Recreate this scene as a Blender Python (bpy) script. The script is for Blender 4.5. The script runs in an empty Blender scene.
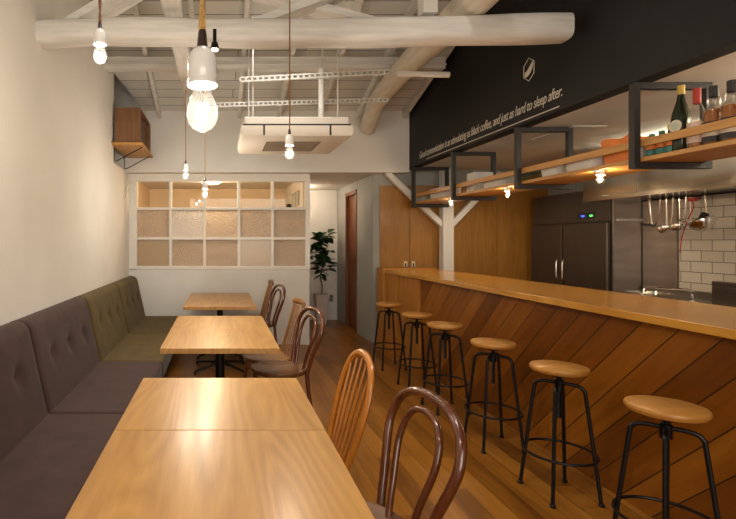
import bpy, bmesh, math, random
from mathutils import Vector, Matrix
random.seed(7)
PI = math.pi
sc = bpy.context.scene
COL = sc.collection
R = math.radians

# ------------------------------------------------------------------ materials
def new_mat(name):
    m = bpy.data.materials.new(name); m.use_nodes = True
    nt = m.node_tree; nt.nodes.clear()
    out = nt.nodes.new('ShaderNodeOutputMaterial')
    b = nt.nodes.new('ShaderNodeBsdfPrincipled')
    nt.links.new(b.outputs[0], out.inputs[0])
    return m, nt, b, out

def node(nt, t, **kw):
    n = nt.nodes.new(t)
    for k, v in kw.items(): setattr(n, k, v)
    return n

def mth(nt, op, a, b=None, c=None):
    n = nt.nodes.new('ShaderNodeMath'); n.operation = op
    for i, v in enumerate((a, b, c)):
        if v is None: continue
        if isinstance(v, (int, float)): n.inputs[i].default_value = v
        else: nt.links.new(v, n.inputs[i])
    return n.outputs[0]

def ramp(nt, fac, stops):
    n = nt.nodes.new('ShaderNodeValToRGB')
    el = n.color_ramp.elements
    while len(el) < len(stops): el.new(0.5)
    for e, (p, c) in zip(el, stops): e.position = p; e.color = (*c, 1)
    nt.links.new(fac, n.inputs[0])
    return n.outputs[0]

def mixc(nt, fac, a, b, mode='MIX'):
    n = nt.nodes.new('ShaderNodeMix'); n.data_type = 'RGBA'; n.blend_type = mode
    if isinstance(fac, (int, float)): n.inputs[0].default_value = fac
    else: nt.links.new(fac, n.inputs[0])
    for i, v in ((6, a), (7, b)):
        if isinstance(v, tuple): n.inputs[i].default_value = (*v, 1)
        else: nt.links.new(v, n.inputs[i])
    return n.outputs[2]

def bump(nt, b, h, strength=.2, dist=.01):
    n = nt.nodes.new('ShaderNodeBump'); n.inputs['Strength'].default_value = strength
    n.inputs['Distance'].default_value = dist
    nt.links.new(h, n.inputs['Height']); nt.links.new(n.outputs[0], b.inputs['Normal'])

def plain(name, col, rough=.5, metal=0, var=.06, scale=8, bmp=0, coat=0, sheen=0, stretch=(1, 1, 1), spec=.5):
    m, nt, b, out = new_mat(name)
    tc = node(nt, 'ShaderNodeTexCoord'); mp = node(nt, 'ShaderNodeMapping')
    mp.inputs['Scale'].default_value = stretch
    nt.links.new(tc.outputs['Object'], mp.inputs[0])
    nz = node(nt, 'ShaderNodeTexNoise'); nz.inputs['Scale'].default_value = scale
    nz.inputs['Detail'].default_value = 5
    nt.links.new(mp.outputs[0], nz.inputs[0])
    lo = tuple(max(0, c * (1 - var)) for c in col); hi = tuple(min(1, c * (1 + var)) for c in col)
    nt.links.new(ramp(nt, nz.outputs[0], [(.3, lo), (.7, hi)]), b.inputs['Base Color'])
    b.inputs['Roughness'].default_value = rough; b.inputs['Metallic'].default_value = metal
    b.inputs['Coat Weight'].default_value = coat; b.inputs['Coat Roughness'].default_value = .12
    b.inputs['Sheen Weight'].default_value = sheen; b.inputs['Sheen Roughness'].default_value = .4
    b.inputs['Specular IOR Level'].default_value = spec
    if bmp: bump(nt, b, nz.outputs[0], bmp, .01)
    return m

def wood(name, lo, hi, axis='y', rough=.35, coat=0.0, rings=True, sc_=1.0, bmp=0, across='x'):
    """solid oak-like wood, grain along axis"""
    m, nt, b, out = new_mat(name)
    tc = node(nt, 'ShaderNodeTexCoord'); mp = node(nt, 'ShaderNodeMapping')
    s = {'x': (1.2, 14, 14), 'y': (14, 1.2, 14), 'z': (14, 14, 1.2)}[axis]
    mp.inputs['Scale'].default_value = tuple(v * sc_ for v in s)
    oi = node(nt, 'ShaderNodeObjectInfo')
    va = node(nt, 'ShaderNodeVectorMath', operation='SCALE'); va.inputs[0].default_value = (37, 11, 23)
    nt.links.new(oi.outputs['Random'], va.inputs['Scale'])
    vb = node(nt, 'ShaderNodeVectorMath', operation='ADD')
    nt.links.new(tc.outputs['Object'], vb.inputs[0]); nt.links.new(va.outputs[0], vb.inputs[1])
    nt.links.new(vb.outputs[0], mp.inputs[0])
    nz = node(nt, 'ShaderNodeTexNoise'); nz.inputs['Scale'].default_value = 1
    nz.inputs['Detail'].default_value = 2; nz.inputs['Distortion'].default_value = .3
    nt.links.new(mp.outputs[0], nz.inputs[0])
    # long cathedral bands
    mp2 = node(nt, 'ShaderNodeMapping')
    s2 = {'x': (.25, 2.6, 2.6), 'y': (2.6, .25, 2.6), 'z': (2.6, 2.6, .25)}[axis]
    mp2.inputs['Scale'].default_value = tuple(v * sc_ for v in s2)
    nt.links.new(vb.outputs[0], mp2.inputs[0])
    nz2 = node(nt, 'ShaderNodeTexNoise'); nz2.inputs['Scale'].default_value = 1.6; nz2.inputs['Detail'].default_value = 1
    nt.links.new(mp2.outputs[0], nz2.inputs[0])
    band = mth(nt, 'FRACT', mth(nt, 'MULTIPLY', nz2.outputs[0], 16))
    band = mth(nt, 'ABSOLUTE', mth(nt, 'SUBTRACT', band, .5))
    # fine pores
    mp3 = node(nt, 'ShaderNodeMapping')
    s3 = {'x': (8, 160, 160), 'y': (160, 8, 160), 'z': (160, 160, 8)}[axis]
    mp3.inputs['Scale'].default_value = s3
    nt.links.new(vb.outputs[0], mp3.inputs[0])
    nz3 = node(nt, 'ShaderNodeTexNoise'); nz3.inputs['Scale'].default_value = 1
    nt.links.new(mp3.outputs[0], nz3.inputs[0])
    f = mth(nt, 'ADD', mth(nt, 'MULTIPLY', nz.outputs[0], .62), mth(nt, 'MULTIPLY', band, .42 if rings else .1))
    f = mth(nt, 'ADD', f, mth(nt, 'MULTIPLY', nz3.outputs[0], .28))
    nt.links.new(ramp(nt, f, [(.3, lo), (.85, hi)]), b.inputs['Base Color'])
    b.inputs['Roughness'].default_value = rough
    b.inputs['Coat Weight'].default_value = coat; b.inputs['Coat Roughness'].default_value = .2
    if bmp: bump(nt, b, f, bmp, .004)
    return m

def planks(name, u, v, width, length, cols, gapcol=(.02, .01, .005), rough=.4, gap=.02, angle=0, coat=0, bmp=.3, grain=1.0, knots=False):
    """boards running along u, counted across v (u, v in 'xyz', object space), optional angle in that plane"""
    m, nt, b, out = new_mat(name)
    tc = node(nt, 'ShaderNodeTexCoord'); sp = node(nt, 'ShaderNodeSeparateXYZ')
    nt.links.new(tc.outputs['Object'], sp.inputs[0])
    U = sp.outputs['XYZ'.index(u.upper())]; V = sp.outputs['XYZ'.index(v.upper())]
    if angle:
        c, s = math.cos(angle), math.sin(angle)
        U2 = mth(nt, 'ADD', mth(nt, 'MULTIPLY', U, c), mth(nt, 'MULTIPLY', V, s))
        V2 = mth(nt, 'SUBTRACT', mth(nt, 'MULTIPLY', V, c), mth(nt, 'MULTIPLY', U, s))
        U, V = U2, V2
    q = mth(nt, 'DIVIDE', V, width)
    i = mth(nt, 'FLOOR', q); fr = mth(nt, 'FRACT', q)
    wn = node(nt, 'ShaderNodeTexWhiteNoise', noise_dimensions='1D'); nt.links.new(i, wn.inputs['W'])
    uu = mth(nt, 'ADD', mth(nt, 'DIVIDE', U, length), mth(nt, 'MULTIPLY', wn.outputs[0], 7.3))
    j = mth(nt, 'FLOOR', uu); fu = mth(nt, 'FRACT', uu)
    cb = node(nt, 'ShaderNodeCombineXYZ'); nt.links.new(i, cb.inputs[0]); nt.links.new(j, cb.inputs[1])
    wn2 = node(nt, 'ShaderNodeTexWhiteNoise', noise_dimensions='2D'); nt.links.new(cb.outputs[0], wn2.inputs['Vector'])
    rnd = wn2.outputs[0]
    g = node(nt, 'ShaderNodeCombineXYZ')
    nt.links.new(mth(nt, 'MULTIPLY', U, 2.2), g.inputs[0]); nt.links.new(mth(nt, 'MULTIPLY', V, 30), g.inputs[1])
    nt.links.new(mth(nt, 'MULTIPLY', rnd, 90), g.inputs[2])
    nz = node(nt, 'ShaderNodeTexNoise'); nz.inputs['Scale'].default_value = 1; nz.inputs['Detail'].default_value = 5
    nz.inputs['Distortion'].default_value = .5
    nt.links.new(g.outputs[0], nz.inputs[0])
    g2 = node(nt, 'ShaderNodeCombineXYZ')
    nt.links.new(mth(nt, 'MULTIPLY', U, 1.2), g2.inputs[0]); nt.links.new(mth(nt, 'MULTIPLY', V, 6), g2.inputs[1])
    nt.links.new(mth(nt, 'MULTIPLY', rnd, 50), g2.inputs[2])
    nz2 = node(nt, 'ShaderNodeTexNoise'); nz2.inputs['Scale'].default_value = 1; nz2.inputs['Detail'].default_value = 2
    nt.links.new(g2.outputs[0], nz2.inputs[0])
    f = mth(nt, 'ADD', mth(nt, 'MULTIPLY', rnd, .55), mth(nt, 'MULTIPLY', mth(nt, 'SUBTRACT', nz.outputs[0], .28), .6 * grain))
    f = mth(nt, 'ADD', f, mth(nt, 'MULTIPLY', mth(nt, 'SUBTRACT', nz2.outputs[0], .5), .7 * grain))
    n = len(cols)
    colr = ramp(nt, f, [(k / (n - 1) * .9 + .05, c) for k, c in enumerate(cols)])
    if knots:
        kc = node(nt, 'ShaderNodeCombineXYZ'); nt.links.new(mth(nt, 'MULTIPLY', U, 1.6), kc.inputs[0]); nt.links.new(mth(nt, 'MULTIPLY', V, 5), kc.inputs[1])
        vo = node(nt, 'ShaderNodeTexVoronoi'); vo.inputs['Scale'].default_value = 1; nt.links.new(kc.outputs[0], vo.inputs[0])
        kf = ramp(nt, vo.outputs['Distance'], [(.04, (1, 1, 1)), (.11, (0, 0, 0))])
        colr = mixc(nt, mth(nt, 'MULTIPLY', kf, .65), colr, (.05, .018, .004))
    e1 = mth(nt, 'LESS_THAN', fr, gap)
    e2 = mth(nt, 'LESS_THAN', fu, gap * width / length)
    e = mth(nt, 'MAXIMUM', e1, e2)
    nt.links.new(mixc(nt, e, colr, gapcol), b.inputs['Base Color'])
    b.inputs['Roughness'].default_value = rough; b.inputs['Specular IOR Level'].default_value = .3
    b.inputs['Coat Weight'].default_value = coat; b.inputs['Coat Roughness'].default_value = .25
    h = mth(nt, 'SUBTRACT', mth(nt, 'MULTIPLY', nz.outputs[0], .15), e)
    bump(nt, b, h, bmp, .004)
    return m

def tiles(name, u, v, w, h, col, grout):
    m, nt, b, out = new_mat(name)
    tc = node(nt, 'ShaderNodeTexCoord'); sp = node(nt, 'ShaderNodeSeparateXYZ')
    nt.links.new(tc.outputs['Object'], sp.inputs[0])
    cb = node(nt, 'ShaderNodeCombineXYZ')
    nt.links.new(sp.outputs['XYZ'.index(u.upper())], cb.inputs[0]); nt.links.new(sp.outputs['XYZ'.index(v.upper())], cb.inputs[1])
    br = node(nt, 'ShaderNodeTexBrick'); br.inputs['Scale'].default_value = 1
    br.inputs['Brick Width'].default_value = w; br.inputs['Row Height'].default_value = h
    br.inputs['Mortar Size'].default_value = .004; br.inputs['Mortar Smooth'].default_value = .2
    br.inputs['Color1'].default_value = (*col, 1); br.inputs['Color2'].default_value = (*[c * .93 for c in col], 1)
    br.inputs['Mortar'].default_value = (*grout, 1)
    nt.links.new(cb.outputs[0], br.inputs[0])
    nt.links.new(br.outputs[0], b.inputs['Base Color'])
    b.inputs['Roughness'].default_value = .18
    inv = mth(nt, 'SUBTRACT', 1, br.outputs[1]); bump(nt, b, inv, .6, .003)
    return m

def glass_clear(name, tint=(1, 1, 1), refl=1.0, rough=0.0, bloom=0):
    m, nt, b, out = new_mat(name); nt.nodes.remove(b)
    tr = node(nt, 'ShaderNodeBsdfTransparent'); tr.inputs[0].default_value = (*tint, 1)
    gl = node(nt, 'ShaderNodeBsdfGlossy'); gl.inputs['Roughness'].default_value = rough
    lw = node(nt, 'ShaderNodeLayerWeight'); lw.inputs[0].default_value = .5
    fr = mth(nt, 'ADD', mth(nt, 'MULTIPLY', mth(nt, 'POWER', lw.outputs['Facing'], 4), .7), .045)
    mx = node(nt, 'ShaderNodeMixShader')
    nt.links.new(mth(nt, 'MULTIPLY', fr, refl), mx.inputs[0])
    nt.links.new(tr.outputs[0], mx.inputs[1]); nt.links.new(gl.outputs[0], mx.inputs[2])
    res = mx.outputs[0]
    if bloom:
        tl = node(nt, 'ShaderNodeBsdfTranslucent'); m2 = node(nt, 'ShaderNodeMixShader'); m2.inputs[0].default_value = bloom
        nt.links.new(res, m2.inputs[1]); nt.links.new(tl.outputs[0], m2.inputs[2]); res = m2.outputs[0]
    nt.links.new(res, out.inputs[0])
    return m

def glass_frosted(name, tint, scale=60, bs=.6, transp=.25, dif=.35):
    m, nt, b, out = new_mat(name); nt.nodes.remove(b)
    tc = node(nt, 'ShaderNodeTexCoord')
    vo = node(nt, 'ShaderNodeTexVoronoi'); vo.inputs['Scale'].default_value = scale
    nt.links.new(tc.outputs['Object'], vo.inputs[0])
    nz = node(nt, 'ShaderNodeTexNoise'); nz.inputs['Scale'].default_value = scale * .8
    nt.links.new(tc.outputs['Object'], nz.inputs[0])
    bp = node(nt, 'ShaderNodeBump'); bp.inputs['Strength'].default_value = bs; bp.inputs['Distance'].default_value = .01
    nt.links.new(mth(nt, 'ADD', vo.outputs[0], nz.outputs[0]), bp.inputs['Height'])
    tl = node(nt, 'ShaderNodeBsdfTranslucent'); tl.inputs[0].default_value = (*tint, 1)
    df = node(nt, 'ShaderNodeBsdfDiffuse'); df.inputs[0].default_value = (*tint, 1)
    nt.links.new(bp.outputs[0], tl.inputs['Normal']); nt.links.new(bp.outputs[0], df.inputs['Normal'])
    rf = node(nt, 'ShaderNodeBsdfRefraction'); rf.inputs[0].default_value = (*tint, 1)
    rf.inputs['Roughness'].default_value = .25; rf.inputs['IOR'].default_value = 1.15
    nt.links.new(bp.outputs[0], rf.inputs['Normal'])
    gl = node(nt, 'ShaderNodeBsdfGlossy'); gl.inputs['Roughness'].default_value = .22
    nt.links.new(bp.outputs[0], gl.inputs['Normal'])
    m1 = node(nt, 'ShaderNodeMixShader'); m1.inputs[0].default_value = dif
    nt.links.new(tl.outputs[0], m1.inputs[1]); nt.links.new(df.outputs[0], m1.inputs[2])
    m2 = node(nt, 'ShaderNodeMixShader'); m2.inputs[0].default_value = transp
    nt.links.new(m1.outputs[0], m2.inputs[1]); nt.links.new(rf.outputs[0], m2.inputs[2])
    m3 = node(nt, 'ShaderNodeMixShader'); m3.inputs[0].default_value = .06
    nt.links.new(m2.outputs[0], m3.inputs[1]); nt.links.new(gl.outputs[0], m3.inputs[2])
    nt.links.new(m3.outputs[0], out.inputs[0])
    return m

def emis(name, col, s):
    m, nt, b, out = new_mat(name)
    b.inputs['Base Color'].default_value = (*col, 1)
    b.inputs['Emission Color'].default_value = (*col, 1); b.inputs['Emission Strength'].default_value = s
    return m

M = {}
M['wall'] = plain('cream plaster', (.74, .705, .645), .8, var=.035, scale=2.2, bmp=.04)
M['white'] = plain('white painted wall', (.70, .68, .64), .75, var=.03, scale=3, bmp=.03)
M['ceilwhite'] = plain('white smooth ceiling', (.70, .65, .58), .8, var=.03, scale=3)
M['roofboards'] = planks('white roof boards', 'x', 'y', .17, 4.0, [(.52, .50, .45), (.63, .61, .56), (.70, .68, .63)], (.10, .09, .08), .7, .045, bmp=.3, grain=.6)
M['beam'] = plain('white painted timber', (.70, .68, .635), .6, var=.12, scale=5, bmp=.25, stretch=(.6, 6, 6))
M['beamy'] = plain('white painted timber lengthwise', (.68, .655, .60), .6, var=.12, scale=5, bmp=.2, stretch=(6, .6, 6))
M['log'] = plain('cream painted log', (.66, .60, .50), .55, var=.12, scale=4, bmp=.25, stretch=(5, .8, 5))
M['frame_white'] = plain('white window frame paint', (.74, .71, .65), .5, var=.03)
M['black_wall'] = plain('blackboard paint', (.0125, .012, .0125), .62, var=.25, scale=1.5, spec=.3)
M['chalk'] = plain('cream lettering paint', (.62, .57, .47), .8, var=.05)
M['floor'] = planks('oak floor boards', 'y', 'x', .125, 1.4, [(.11, .036, .004), (.20, .074, .007), (.27, .104, .012), (.34, .142, .020)], (.04, .017, .006), .30, .025, bmp=.2, grain=1.3, knots=True)
M['bar_boards'] = planks('diagonal oak boards', 'y', 'z', .145, 40.0, [(.12, .034, .002), (.19, .058, .004), (.28, .096, .008), (.43, .168, .018)], (.025, .010, .003), .33, .04, angle=R(-45), bmp=.5, grain=.9)
M['oak_top'] = wood('light oak table top', (.35, .16, .033), (.57, .30, .078), 'y', .36, .2)
M['oak_top2'] = wood('light oak table top cross grain', (.35, .16, .033), (.57, .30, .078), 'x', .36, .2)
M['oak_bar'] = wood('oak bar top', (.44, .19, .024), (.66, .34, .06), 'y', .20, .25)
M['oak_panel'] = wood('oak plain panel', (.33, .125, .012), (.48, .205, .026), 'z', .4, .05)
M['oak_door'] = wood('brown oak veneer', (.25, .105, .014), (.37, .172, .027), 'z', .42, .1, sc_=1.0)
M['oak_seat'] = wood('stool seat oak', (.36, .15, .024), (.52, .25, .052), 'x', .4, .05)
M['shelf_wood'] = wood('pine shelf board', (.40, .18, .04), (.60, .32, .09), 'y', .45)
M['walnut'] = wood('walnut box veneer', (.13, .055, .02), (.26, .12, .045), 'z', .4)
M['orange_wood'] = wood('orange beech', (.38, .125, .012), (.60, .23, .03), 'z', .25, .4, rings=False)
M['tan_wood'] = wood('tan elm', (.22, .095, .03), (.36, .17, .06), 'z', .3, .3, rings=False)
M['button'] = plain('dark covered button', (.018, .009, .007), .8)
M['bent'] = wood('dark bentwood', (.065, .015, .005), (.17, .050, .017), 'z', .2, .6, rings=False)
M['bent_seat'] = wood('bentwood seat', (.11, .045, .018), (.21, .095, .04), 'x', .25, .4, rings=False)
M['brown_door'] = wood('red brown door', (.13, .038, .007), (.21, .066, .013), 'z', .4)
M['purple'] = plain('mauve velvet', (.046, .019, .014), .85, var=.22, scale=9, bmp=.12, sheen=.08)
M['green'] = plain('olive velvet', (.080, .049, .006), .85, var=.22, scale=9, bmp=.12, sheen=.06)
M['dark_base'] = plain('dark bench plinth', (.05, .035, .025), .6)
M['black_metal'] = plain('black iron', (.012, .011, .012), .38, metal=.6, var=.2, scale=20, bmp=.05)
M['frame_metal'] = plain('grey brown steel', (.022, .019, .018), .5, metal=.2, var=.15, scale=12)
M['steel'] = plain('brushed steel', (.42, .40, .37), .3, metal=1, var=.08, scale=6, stretch=(1, 1, 25))
M['steel_dark'] = plain('brown grey steel door', (.115, .095, .08), .33, metal=.75, var=.06, scale=6, stretch=(1, 1, .2))
M['steel_panel'] = plain('dull steel sheet', (.40, .35, .31), .38, metal=1, var=.12, scale=3, stretch=(1, .4, 5))
M['hoodsteel'] = plain('polished steel', (.60, .57, .52), .16, metal=1, var=.05, scale=3)
M['chrome'] = plain('chrome', (.75, .73, .7), .12, metal=1, var=.02)
M['brass'] = plain('brass', (.65, .45, .18), .25, metal=1, var=.05)
M['porcelain'] = plain('white porcelain', (.80, .79, .76), .18, var=.02, coat=.5)
M['capdark'] = plain('dark brown bakelite', (.035, .018, .015), .35)
M['cord_brown'] = plain('brown twisted cord', (.22, .10, .035), .8, var=.5, scale=120)
M['cord_gold'] = plain('gold cord', (.50, .30, .09), .6, var=.3, scale=120)
M['bulbglass'] = glass_clear('bulb glass', (1, .99, .97), 1.2, 0, .005)  # clear glass with a faint translucent share imitating the bloom of the lit bulb
M['filament'] = emis('glowing filament', (1, .72, .38), 220)
M['diffuser'] = emis('lamp globe', (1, .75, .42), 16)
M['acwhite'] = plain('ivory plastic', (.76, .70, .61), .45, var=.02)
M['dark'] = plain('black plastic', (.015, .014, .013), .5)
M['grey_wall'] = plain('blue grey paint', (.33, .335, .31), .7, var=.04, scale=3)
M['galv'] = plain('painted channel', (.58, .56, .52), .55, metal=0, var=.1, scale=30)
M['tile'] = tiles('cream wall tiles', 'y', 'z', .20, .10, (.66, .61, .52), (.26, .22, .18))
M['warmwall'] = plain('tan plaster', (.72, .58, .40), .8, var=.05, scale=4)
M['claywood'] = planks('tan boarded wall', 'z', 'y', .2, 3, [(.55, .40, .24), (.66, .50, .32)], (.3, .2, .1), .6, .02, bmp=.1)
M['glass'] = glass_clear('clear pane', (.94, .92, .89), .55, .01)
M['frost'] = glass_frosted('hammered glass', (.78, .71, .63), 70, .9, .35, .4)
M['frost_white'] = glass_frosted('whitish hammered glass', (.88, .86, .83), 70, .9, .25, .55)
M['smooth_frost'] = glass_frosted('smooth tan obscured glass', (.62, .50, .34), 4, .05, .05, .5)
M['leaf'] = plain('rubber plant leaf', (.022, .062, .018), .35, var=.35, scale=12)
M['bark'] = plain('plant bark', (.20, .14, .08), .8)
M['pot'] = plain('pale pink planter', (.52, .44, .40), .6)
M['soil'] = plain('soil', (.04, .025, .015), .9)
M['plate'] = plain('white crockery', (.62, .585, .53), .3, var=.03)
M['foam'] = plain('off white trays', (.66, .62, .56), .6)
M['orange'] = plain('orange fabric', (.72, .20, .035), .6, var=.12, scale=10)
M['bowlglass'] = glass_clear('pale bowl glass', (.80, .86, .82), 1.6)
M['bottle_green'] = plain('dark green glass', (.010, .020, .006), .08, coat=.6, var=.1)
M['bottle_clear'] = glass_clear('clear bottle glass', (.85, .83, .80), 2.2)
M['amber'] = plain('amber whisky', (.42, .14, .02), .12, coat=.6, var=.15)
M['label_cream'] = plain('cream paper label', (.68, .60, .46), .6, var=.08, scale=30)
M['label_red'] = plain('pinkish paper label', (.60, .42, .32), .6, var=.15, scale=40)
M['label_black'] = plain('black paper label', (.02, .018, .016), .5)
M['yellow'] = plain('yellow cap', (.62, .42, .06), .35)
M['red'] = plain('red plastic', (.48, .035, .02), .45)
M['greenlid'] = plain('green lid', (.05, .15, .06), .4)
M['teal'] = plain('teal label', (.05, .20, .17), .5)
M['blue_led'] = emis('blue display', (.05, .1, 1), 1.2)
M['green_led'] = emis('green display', (.1, 1, .15), .8)
M['outlet'] = plain('grey outlet plate', (.22, .20, .18), .4)

# ------------------------------------------------------------------ geometry helpers
class MB:
    def __init__(s): s.bm = bmesh.new(); s.wn = False
    def box(s, a, b, bev=0, seg=2, rot=None, piv=None):
        t = bmesh.new(); bmesh.ops.create_cube(t, size=1)
        for v in t.verts:
            v.co = Vector(((a[i] + b[i]) / 2 + v.co[i] * (b[i] - a[i]) for i in range(3)))
        if bev: s.wn = True
        if bev: bmesh.ops.bevel(t, geom=t.edges[:], offset=bev, segments=seg, affect='EDGES', profile=.5)
        if rot:
            p = Vector(piv) if piv else (Vector(a) + Vector(b)) / 2
            bmesh.ops.rotate(t, verts=t.verts, cent=p, matrix=rot)
        s.merge(t); return s
    def merge(s, t, mat=None):
        if mat: t.transform(mat)
        me = bpy.data.meshes.new('t'); t.to_mesh(me); t.free(); s.bm.from_mesh(me); bpy.data.meshes.remove(me)
    def tube(s, pts, r, n=10, closed=False, caps=True, flat=None):
        pts = [Vector(p) for p in pts]; N = len(pts)
        rs = r if isinstance(r, (list, tuple)) else [r] * N
        rings = []; up = None
        for i, p in enumerate(pts):
            if closed: d = pts[(i + 1) % N] - pts[i - 1]
            elif i == 0: d = pts[1] - p
            elif i == N - 1: d = p - pts[-2]
            else: d = (pts[i + 1] - p).normalized() + (p - pts[i - 1]).normalized()
            d.normalize()
            if up is None:
                up = Vector((0, 0, 1)) if abs(d.z) < .9 else Vector((1, 0, 0))
            a = d.cross(up)
            if a.length < 1e-4: a = d.cross(Vector((0, 1, 0)))
            a.normalize(); bb = a.cross(d).normalized(); up = bb
            k1, k2 = flat or (1, 1)
            rings.append([s.bm.verts.new(p + a * (math.cos(2 * PI * j / n) * rs[i] * k1) + bb * (math.sin(2 * PI * j / n) * rs[i] * k2)) for j in range(n)])
        M_ = N if closed else N - 1
        for i in range(M_):
            A, B = rings[i], rings[(i + 1) % N]
            for j in range(n):
                f = s.bm.faces.new((A[j], A[(j + 1) % n], B[(j + 1) % n], B[j])); f.smooth = True
        if caps and not closed:
            s.bm.faces.new(rings[0][::-1]); s.bm.faces.new(rings[-1])
        return s
    def lathe(s, prof, n=24, c=(0, 0, 0), axis='z', mat=None):
        t = bmesh.new(); rings = []
        for (r, z) in prof:
            if r < 1e-5: rings.append([t.verts.new((0, 0, z))])
            else: rings.append([t.verts.new((r * math.cos(2 * PI * j / n), r * math.sin(2 * PI * j / n), z)) for j in range(n)])
        for A, B in zip(rings, rings[1:]):
            for j in range(n):
                a, b_, c_, d = A[j % len(A)], A[(j + 1) % len(A)], B[(j + 1) % len(B)], B[j % len(B)]
                vs = []
                for v in (a, b_, c_, d):
                    if v not in vs: vs.append(v)
                if len(vs) > 2:
                    f = t.faces.new(vs); f.smooth = True
        if len(rings[0]) > 1: t.faces.new(rings[0][::-1])
        if len(rings[-1]) > 1: t.faces.new(rings[-1])
        m = Matrix.Translation(c)
        if axis == 'y': m = m @ Matrix.Rotation(PI / 2, 4, 'X')
        if axis == 'x': m = m @ Matrix.Rotation(PI / 2, 4, 'Y')
        if mat is not None: m = mat
        s.merge(t, m); return s
    def prism(s, poly, axis, a, b):
        """poly in the other two axes"""
        def P(p, t):
            return {'x': (t, p[0], p[1]), 'y': (p[0], t, p[1]), 'z': (p[0], p[1], t)}[axis]
        A = [s.bm.verts.new(P(p, a)) for p in poly]; B = [s.bm.verts.new(P(p, b)) for p in poly]
        s.bm.faces.new(A); s.bm.faces.new(B[::-1]); n = len(poly)
        for i in range(n): s.bm.faces.new((A[i], B[i], B[(i + 1) % n], A[(i + 1) % n]))
        return s
    def bar(s, p, q, w, h, up=(0, 0, 1), bev=0):
        """rectangular bar between two points, w across, h along up"""
        p, q = Vector(p), Vector(q); d = (q - p); L = d.length; d.normalize()
        a = d.cross(Vector(up)).normalized(); u = a.cross(d).normalized()
        t = bmesh.new(); bmesh.ops.create_cube(t, size=1)
        for v in t.verts: v.co = Vector((v.co.x * w, v.co.y * L, v.co.z * h))
        if bev: bmesh.ops.bevel(t, geom=t.edges[:], offset=bev, segments=2, affect='EDGES')
        m = Matrix((a, d, u)).transposed().to_4x4(); m.translation = (p + q) / 2
        s.merge(t, m); return s
    def build(s, name, mat, parent=None, loc=None, rz=0, sharp=True):
        bmesh.ops.recalc_face_normals(s.bm, faces=s.bm.faces[:])
        me = bpy.data.meshes.new(name); s.bm.to_mesh(me); s.bm.free()
        me.materials.append(M[mat] if isinstance(mat, str) else mat)
        if sharp and len(me.polygons):
            me.shade_smooth()
            me.set_sharp_from_angle(angle=R(35))
        o = bpy.data.objects.new(name, me); COL.objects.link(o)
        if parent: o.parent = parent
        if s.wn:
            w_ = o.modifiers.new('normals', 'WEIGHTED_NORMAL'); w_.keep_sharp = True; w_.weight = 100
        if loc: o.location = loc
        o.rotation_euler[2] = rz
        return o

def tag(o, label, cat, group=None):
    o['label'] = label; o['category'] = cat
    if group: o['group'] = group
    return o
def thing(name, label, cat, loc=(0, 0, 0), rz=0, group=None):
    o = bpy.data.objects.new(name, None); COL.objects.link(o)
    o.location = loc; o.rotation_euler[2] = rz
    return tag(o, label, cat, group)
def struct(o): o['kind'] = 'structure'; return o
def dup(root, loc, rz=0, label=None):
    r = root.copy(); COL.objects.link(r); r.location = loc; r.rotation_euler = (0, 0, rz)
    if label: r['label'] = label
    def rec(src, dst):
        for ch in list(src.children):
            c = ch.copy(); COL.objects.link(c); c.parent = dst; rec(ch, c)
    rec(root, r)
    return r

def catmull(P, k=8, closed=False):
    P = [Vector(p) for p in P]; out = []; n = len(P)
    rng = n if closed else n - 1
    for i in range(rng):
        g = (lambda j: P[j % n]) if closed else (lambda j: P[min(max(j, 0), n - 1)])
        a, b, c, d = g(i - 1), g(i), g(i + 1), g(i + 2)
        for t in range(k):
            t /= k
            out.append(.5 * ((2 * b) + (c - a) * t + (2 * a - 5 * b + 4 * c - d) * t * t + (3 * b - a - 3 * c + d) * t ** 3))
    if not closed: out.append(P[-1])
    return out

# ------------------------------------------------------------------ camera
CAMZ = 1.39; F = 490.0
cam = bpy.data.cameras.new('camera'); co = bpy.data.objects.new('camera', cam); COL.objects.link(co)
co.location = (0, 0, CAMZ); co.rotation_euler = (PI / 2, 0, 0)
cam.sensor_width = 36; cam.lens = F / 736 * 36
cam.shift_x = (368 - 220) / 736; cam.shift_y = -(259.5 - 241) / 736; cam.clip_start = .02
sc.camera = co

# ------------------------------------------------------------------ the setting
XL, XB = -1.22, 2.48          # left wall, black wall
YB = 6.42                     # upper back wall face
YN = -3.2                     # wall behind the camera
struct(MB().box((-1.8, YN, -.1), (5.2, 9.0, 0)).build('floor', 'floor'))
w = MB().box((XL - .5, YN, 0), (XL, 5.64, 4.9))
w.box((XL - .5, 5.64, 0), (XL, 6.60, 2.29))
w.box((XL - .5, 5.2, 2.29), (XL - .38, 6.60, 4.2))
struct(w.build('wall_left', 'wall'))
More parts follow.
